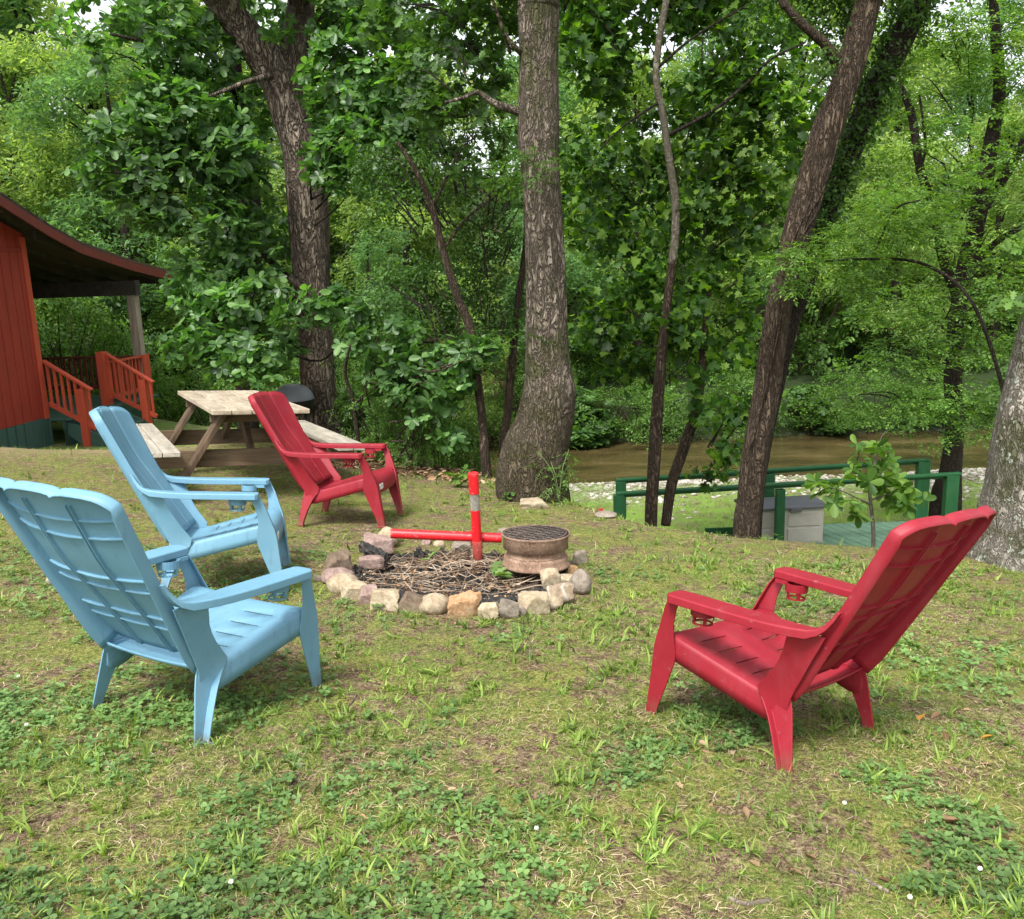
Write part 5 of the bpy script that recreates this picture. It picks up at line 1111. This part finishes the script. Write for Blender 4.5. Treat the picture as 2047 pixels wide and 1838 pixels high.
# --- wood beyond the river
def bg_tree(seed, mat, h=11., n_=1550):
    r = np.random.default_rng(seed); cl = []
    for i in range(30):
        z = r.uniform(.16, 1.0)*h; a = r.uniform(0, 6.28); w_ = (2.9*math.sin(math.pi*min(1, (z/h)*.8 + .12)))*r.uniform(.3, 1); cl.append((np.array([w_*math.cos(a), w_*math.sin(a), z]), (r.uniform(.7, 1.4), r.uniform(.7, 1.4), r.uniform(.35, .75)), 1))
    P, D = clump_points(cl, n_*2.0/30*1.6, r, .6); N = len(P)
    V, L, S = stamp(T_FAR, P, rotm(np.arctan2(-D[:, 0], D[:, 1]) + r.normal(0, .8, N), r.normal(-.25, .35, N), r.normal(0, .4, N)), .30*r.uniform(.6, 1.25, N), r)
    me = np_mesh('crown', V, L, S); me.materials.append(mat)
    mb = MB(); trunk_mesh(mb, [(0, 0, -.6), (.05, 0, h*.3), (-.1, .1, h*.6), (.1, 0, h*.95)], [.20, .17, .11, .03], k=12, rough=.06, seed=seed)
    for i in range(12):
        c = cl[i][0]; z0 = max(.8, c[2] - 1.5); mb.tube(catmull([(0, 0, z0), c*.5 + np.array([0, 0, z0*.5 + .2]), c], 4), list(np.linspace(.05, .012, 9)), 5)
    o = mb.build('trunk', BK_DARK, None, smooth=True); tm = o.data; bpy.data.objects.remove(o); return me, tm
BG = [bg_tree(71, L_FAR), bg_tree(72, L_FAR), bg_tree(73, L_FAR2), bg_tree(74, L_FAR2), bg_tree(75, L_FAR)]
def put_tree(v, x, y, s, rz, label, grp, z=None):
    root = empty('woodland_tree', (x, y, (hz(x, y) if z is None else z)), rz); root.scale = (s*1.05, s*1.05, s); tag(root, label, 'tree', grp)
    for nm, me in zip(('crown', 'trunk'), BG[v]):
        o = bpy.data.objects.new(nm, me); COL.objects.link(o); o.parent = root
r = np.random.default_rng(11)
GW = 'trees of the wood beyond the river'
for row, (y0, x0, x1, st_, s0) in enumerate([(28.5, -17, 22, 3.4, .80), (33, -21, 26, 3.5, .95), (40, -25, 31, 5.2, 1.05)]):
    x = x0
    while x < x1:
        put_tree(int(r.integers(0, 5)), x + r.uniform(-.9, .9), y0 + r.uniform(-1.6, 1.6), s0*r.uniform(.8, 1.15), r.uniform(0, 6.28), 'leafy green tree of the wood beyond the river', GW)
        x += st_*r.uniform(.85, 1.2)
for i, (x, y, s) in enumerate([(-12.5, 23, .75), (-15.5, 20.5, .8), (-9.0, 22.5, .78), (-6.2, 22.8, .62), (-11, 26, .9), (-3.4, 23.0, .55), (-18, 24, .9), (-1.2, 24.5, .5), (-13.8, 29, 1.25), (-17, 31, 1.3), (-9.5, 30.5, 1.25), (-20.5, 30, 1.3), (-6, 31, 1.15)]):
    put_tree(i % 3, x, y, s, i*1.3, 'leafy green tree standing behind the cabin on the near side of the river', 'trees behind the cabin', z=hz(x, min(y, 20)) - .3)
# ================================================================== GROUND COVER
M_GRASS = leafmat('grass_blade', [(.09, .16, .03), (.15, .24, .042), (.22, .32, .06), (.30, .39, .09)], .3, .5, .3, (1.3, 1.4, .5), big=1.2)
M_STRAW = leafmat('straw', [(.26, .18, .10), (.44, .34, .21), (.62, .52, .35), (.40, .39, .15)], .15, .8, .1, (1, 1, .7))
M_CLOVER = leafmat('clover_leaf', [(.08, .155, .045), (.125, .225, .065), (.19, .31, .10)], .3, .5, .3, (1.3, 1.5, .5))
def blade(w_, bend, seg=3):
    vs = []; fs = []
    for i in range(seg + 1):
        t_ = i/seg; ww = w_*(1 - t_**1.6)*.5 if i < seg else 0.0; y = bend*t_*t_; z = t_*math.sqrt(max(0, 1 - (bend*t_)**2*.5))
        if i < seg: vs += [(-ww, y, z), (ww, y, z)]
        else: vs += [(0, y, z)]
    for i in range(seg - 1): fs.append((2*i, 2*i + 1, 2*i + 3, 2*i + 2))
    fs.append((2*seg - 2, 2*seg - 1, 2*seg)); return vs, fs
def tuft(n_, w_, seed, lo, hi, spread):
    r = random.Random(seed); parts = []
    for i in range(n_):
        v, f = blade(w_*r.uniform(.7, 1.2), r.uniform(lo, hi)); parts.append((rot_pts(v, r.uniform(0, 6.28), -r.uniform(.05, spread), 0, r.uniform(.5, 1), (r.uniform(-.08, .08), r.uniform(-.08, .08), 0)), f))
    return tmpl(parts)
T_FINE = [tuft(5, .045, s, .2, .8, .7) for s in range(5)]
T_CRAB = [tuft(n_, .15, s + 20, .2, .8, 1.5) for s, n_ in enumerate((9, 11, 7, 13))]
def cloverleaf(seed):
    r = random.Random(seed); parts = []; hh = r.uniform(.8, 1.6)
    for k_ in range(3):
        o_ = [(0, 0), (.30, .35), (.40, .75), (.22, 1.0), (0, .9)]; v, f = half_leaf(o_, .18, .1); parts.append((rot_pts(v, k_*2.094 + r.uniform(-.15, .15), r.uniform(-.1, .35), 0, 1, (0, 0, hh)), f))
    parts.append(([(-.04, 0, 0), (.04, 0, 0), (.03, 0, hh), (-.03, 0, hh)], [(0, 1, 2, 3)])); return tmpl(parts)
T_CLOV = [cloverleaf(s) for s in range(5)]
T_STRAW = [tmpl([([(-.02, 0, 0), (.02, 0, 0), (.03, .5, .05), (-.03, .5, .05), (.01, 1, 0), (-.01, 1, 0)], [(0, 1, 2, 3), (3, 2, 4, 5)])]), tmpl([([(-.03, 0, 0), (.03, 0, 0), (.06, .5, .16), (0, .5, .16), (.16, 1, .02), (.13, 1, .02)], [(0, 1, 2, 3), (3, 2, 4, 5)])])]
def field(n_, x0, x1, y0, y1, rg, dens):
    x = rg.uniform(x0, x1, n_); y = rg.uniform(y0, y1, n_); keep = (np.abs(x) < y*.66 + 1.2) & (rg.random(n_) < dens(x, y))
    pit = np.hypot((x + .34)/1.0, y - 5.02) < .80; keep &= ~pit
    return x[keep], y[keep]
def crest_keep(x, y): return y < np.interp(x, CX, CY) + 1.2
def N2(x, y, f, s, o=3): return fbm(np.c_[x*f, y*f], s, o)
gm = np.random.default_rng(99)
def cover(name, mat, tp, spec, dens, size, label, cat, pit_s=.3, up=0, flat=False, extra=None):
    Vs, Ls, Ss, off = [], [], [], 0
    for (n_, x0, x1, y0, y1, sc_) in spec:
        x, y = field(n_, x0, x1, y0, y1, gm, dens)
        if extra is not None and y0 < 2: x = np.r_[x, extra[0]]; y = np.r_[y, extra[1]]
        N = len(x)
        if not N: continue
        z = height(x, y) + up + (.006 if flat else -.002)
        V, L, S = stamp(tp, np.c_[x, y, z], rotm(gm.uniform(0, 6.28, N), gm.normal(0, .06 if flat else pit_s, N), gm.normal(0, .1 if flat else .2, N)), size*sc_*(.5 + 1.25*gm.random(N)**2)*(1.0 if flat else 1.1), gm)
        Vs.append(V); Ls.append(L + off); Ss.append(S); off += len(V)
    tag(link(name, np_mesh(name, np.vstack(Vs), np.concatenate(Ls), np.concatenate(Ss)), mat), label, cat, kind='stuff')
SP = lambda a, b_, c, d: [(a, -3.2, 3.2, 1.2, 3.2, 1.0), (b_, -4.6, 4.6, 3.2, 5.5, 1.05), (c, -6, 6, 5.5, 8.6, 1.2), (d, -11, -1.5, 8.6, 16, 1.6)]
fx, fy = [], []
for ch_ in (cA, cB, cC, cD):
    bpy.context.view_layer.update()
    for lx, ly in ((.27, .33), (-.27, .33), (.262, -.26), (-.262, -.26)):
        q = ch_.matrix_world @ Vector((lx, ly, 0)); fx += list(q.x + gm.normal(0, .045, 9)); fy += list(q.y + gm.normal(0, .045, 9))
for bx, by, rr_, k_ in ((o2[0], o2[1], .40, 46), (o4[0] - .05, o4[1], .62, 70), (o3[0], o3[1], .2, 20)):
    a_ = gm.uniform(0, 6.28, k_); fx += list(bx + np.cos(a_)*rr_*gm.uniform(.85, 1.3, k_)); fy += list(by + np.sin(a_)*rr_*gm.uniform(.85, 1.3, k_))
a_ = gm.uniform(0, 6.28, 150); fx += list(-.34 + np.cos(a_)*gm.uniform(.80, .95, 150)); fy += list(5.02 + np.sin(a_)*gm.uniform(.80, .98, 150))
FEET = (np.array(fx), np.array(fy))
fine_d = lambda x, y: np.clip(.55 + 1.5*N2(x, y, 3.1, 201, 4) + .7*N2(x, y, 9, 202, 2), .05, 1)*crest_keep(x, y)
cover('short_grass', M_GRASS, T_FINE, SP(60000, 46000, 22000, 7000), fine_d, .026, 'fine short grass growing over the lawn', 'grass')
crab_d = lambda x, y: (np.clip(.10 + 1.2*(N2(x, y, 2.4, 211) + .08 + .10*(x > .0)) + .9*N2(x, y, 6, 214, 2), .04, 1))*crest_keep(x, y)*np.where(x < -.7, .5, 1)
M_MOSS = leafmat('moss', [(.20, .22, .035), (.33, .33, .055), (.47, .45, .11)], .3, .7, .1, (1.2, 1.2, .5))
moss_d = lambda x, y: np.clip(.12 + 1.9*N2(x, y, 2.6, 206) + .8*N2(x, y, 5, 207, 2), .03, 1)*crest_keep(x, y)
cover('moss', M_MOSS, T_FINE, SP(60000, 34000, 12000, 500), moss_d, .015, 'yellow green moss and seedling grass in the lawn', 'moss')
cover('crabgrass', M_GRASS, T_CRAB, SP(23000, 16000, 8000, 500), crab_d, .040, 'broad bladed crabgrass tufts in the lawn', 'grass', extra=FEET)
clov_d = lambda x, y: np.clip(.06 + 1.9*(N2(x, y, 2.6, 221, 4) - .10 + .20*(x < -.7) + .09*(y < 2.3)), 0, 1)*(y < 6.5)
cover('clover', M_CLOVER, T_CLOV, [(60000, -3.2, 3.2, 1.2, 3.2, 1.0), (26000, -4.6, 4.6, 3.2, 5.5, 1.15)], clov_d, .0115, 'patches of small white clover leaves in the lawn', 'clover', .25)
straw_d = lambda x, y: np.clip(.5 + 1.2*N2(x, y, 2.3, 231), .1, 1)*crest_keep(x, y)
cover('straw', M_STRAW, T_STRAW, SP(60000, 40000, 14000, 3000), straw_d, .022, 'dead grass clippings lying on the lawn', 'dry grass', flat=True, up=.002)
cover('dead_leaves', M_DRY, litter, SP(2600, 1900, 900, 600), lambda x, y: np.clip(.5 + N2(x, y, 1.5, 241), .05, 1), .022, 'small brown leaf bits scattered over the lawn', 'dry leaves', .4, .006)
# leaf litter and twigs on the shaded slope behind the red side-on chair
x = gm.uniform(-2.6, .6, 2200); y = gm.uniform(8.0, 10.5, 2200); k_ = y > np.interp(x, [-2.6, -1, .6], [9.4, 8.5, 7.8]); x = x[k_]; y = y[k_]; n_ = len(x)
tag(stamp_obj('slope_litter', M_DRY, None, litter, np.c_[x, y, height(x, y) + .02], rotm(gm.uniform(0, 6.28, n_), gm.normal(0, .4, n_), gm.normal(0, .5, n_)), gm.uniform(.04, .10, n_), gm), 'brown leaf litter on the shaded edge of the lawn', 'dry leaves', kind='stuff')
# low bank: turf, weeds and pale stones
x = gm.uniform(-1, 14, 30000); y = gm.uniform(10.5, 20.2, 30000); k_ = (gm.random(30000) < np.clip(1.25 - (y - 14)/6 + 1.0*N2(x, y, .8, 251), .03, 1)); x = x[k_]; y = y[k_]; n_ = len(x)
M_BANKG = leafmat('bank_grass', [(.17, .28, .045), (.24, .36, .06), (.32, .44, .09)], .35, .5, .3, (1.3, 1.4, .5))
tag(stamp_obj('bank_grass', M_BANKG, None, T_FINE, np.c_[x, y, height(x, y)], rotm(gm.uniform(0, 6.28, n_), gm.normal(0, .3, n_), gm.normal(0, .2, n_)), gm.uniform(.05, .13, n_), gm), 'bright low grass on the bank between lawn and river', 'grass', kind='stuff')
def pebble(seed):
    me = rock_mesh(seed, (1, .8, .5), 'round', sub=2); V = np.array([v.co[:] for v in me.vertices]); L = np.array([l.vertex_index for l in me.loops]); S = np.array([p.loop_total for p in me.polygons]); return V, L, S
T_PEB = [pebble(s) for s in (1, 2, 3)]
m, t, b, o = new_mat('river_pebble'); n = NT(t); g = n.n('ShaderNodeNewGeometry').outputs['Random Per Island']; setp(t, b, n.ramp(g, [(0, (.12, .10, .07)), (.3, (.22, .19, .15)), (.6, (.33, .30, .25)), (1, (.48, .45, .40))]), .8); M_PEB = m
x = gm.uniform(0, 16, 6000); y = 20.1 - gm.gamma(1.4, .9, 6000); k_ = (y > 14.5) & (gm.random(6000) < np.clip(.5 + 1.3*N2(x, y, .7, 261), .03, 1)); x = x[k_]; y = y[k_]; n_ = len(x)
tag(stamp_obj('gravel', M_PEB, None, T_PEB, np.c_[x, y, height(x, y) + .01], rotm(*gm.uniform(-.4, .4, (3, n_))), gm.uniform(.03, .13, n_), gm), 'pale rounded stones on the river bank', 'gravel', kind='stuff')
# clover heads
M_WH, t, b, o = new_mat('clover_white'); setp(t, b, (.75, .76, .68), .7)
_me = None
for i, (px, py, lb) in enumerate([(1687, 1633, 'white clover flower below the right foreground red chair'), (1817, 1825, 'white clover flower at the bottom edge, right of the pale stick'), (1073, 1676, 'white clover flower in the middle of the foreground lawn'), (1957, 1763, 'white clover flower near the bottom right corner'), (57, 1476, 'white clover flower at the left edge, lower of two'), (40, 1372, 'white clover flower at the left edge, upper of two'), (465, 1792, 'white clover flower near the bottom below the nearest blue chair')]):
    q = on_lawn(px, py)
    if _me is None:
        r = random.Random(2); mb = MB()
        for k_ in range(46):
            u = (k_ + .5)/46; a = k_*2.4; ph = math.acos(1 - 1.75*u); d = Vector((math.sin(ph)*math.cos(a), math.sin(ph)*math.sin(a), math.cos(ph))); sd_ = d.orthogonal().normalized()*.0016
            mb.add([d*.0025 - sd_, d*.0025 + sd_, d*.0098 + sd_*.7, d*.0098 - sd_*.7], [(0, 1, 2, 3)])
        _o = mb.build('flower_head', M_WH); _me = _o.data; bpy.data.objects.remove(_o)
        _s = MB().tube([(0, 0, -.05), (0, 0, 0)], .0009, 5).build('stalk', M_GST); _sm = _s.data; bpy.data.objects.remove(_s)
    root = empty('clover_flower', (q[0], q[1], hz(q[0], q[1]) + .042)); root.scale = (.62, .62, .62); tag(root, lb, 'flower', 'white clover flowers in the lawn')
    for nm, me_ in (('flower_head', _me), ('stalk', _sm)):
        o_ = bpy.data.objects.new(nm, me_); COL.objects.link(o_); o_.parent = root
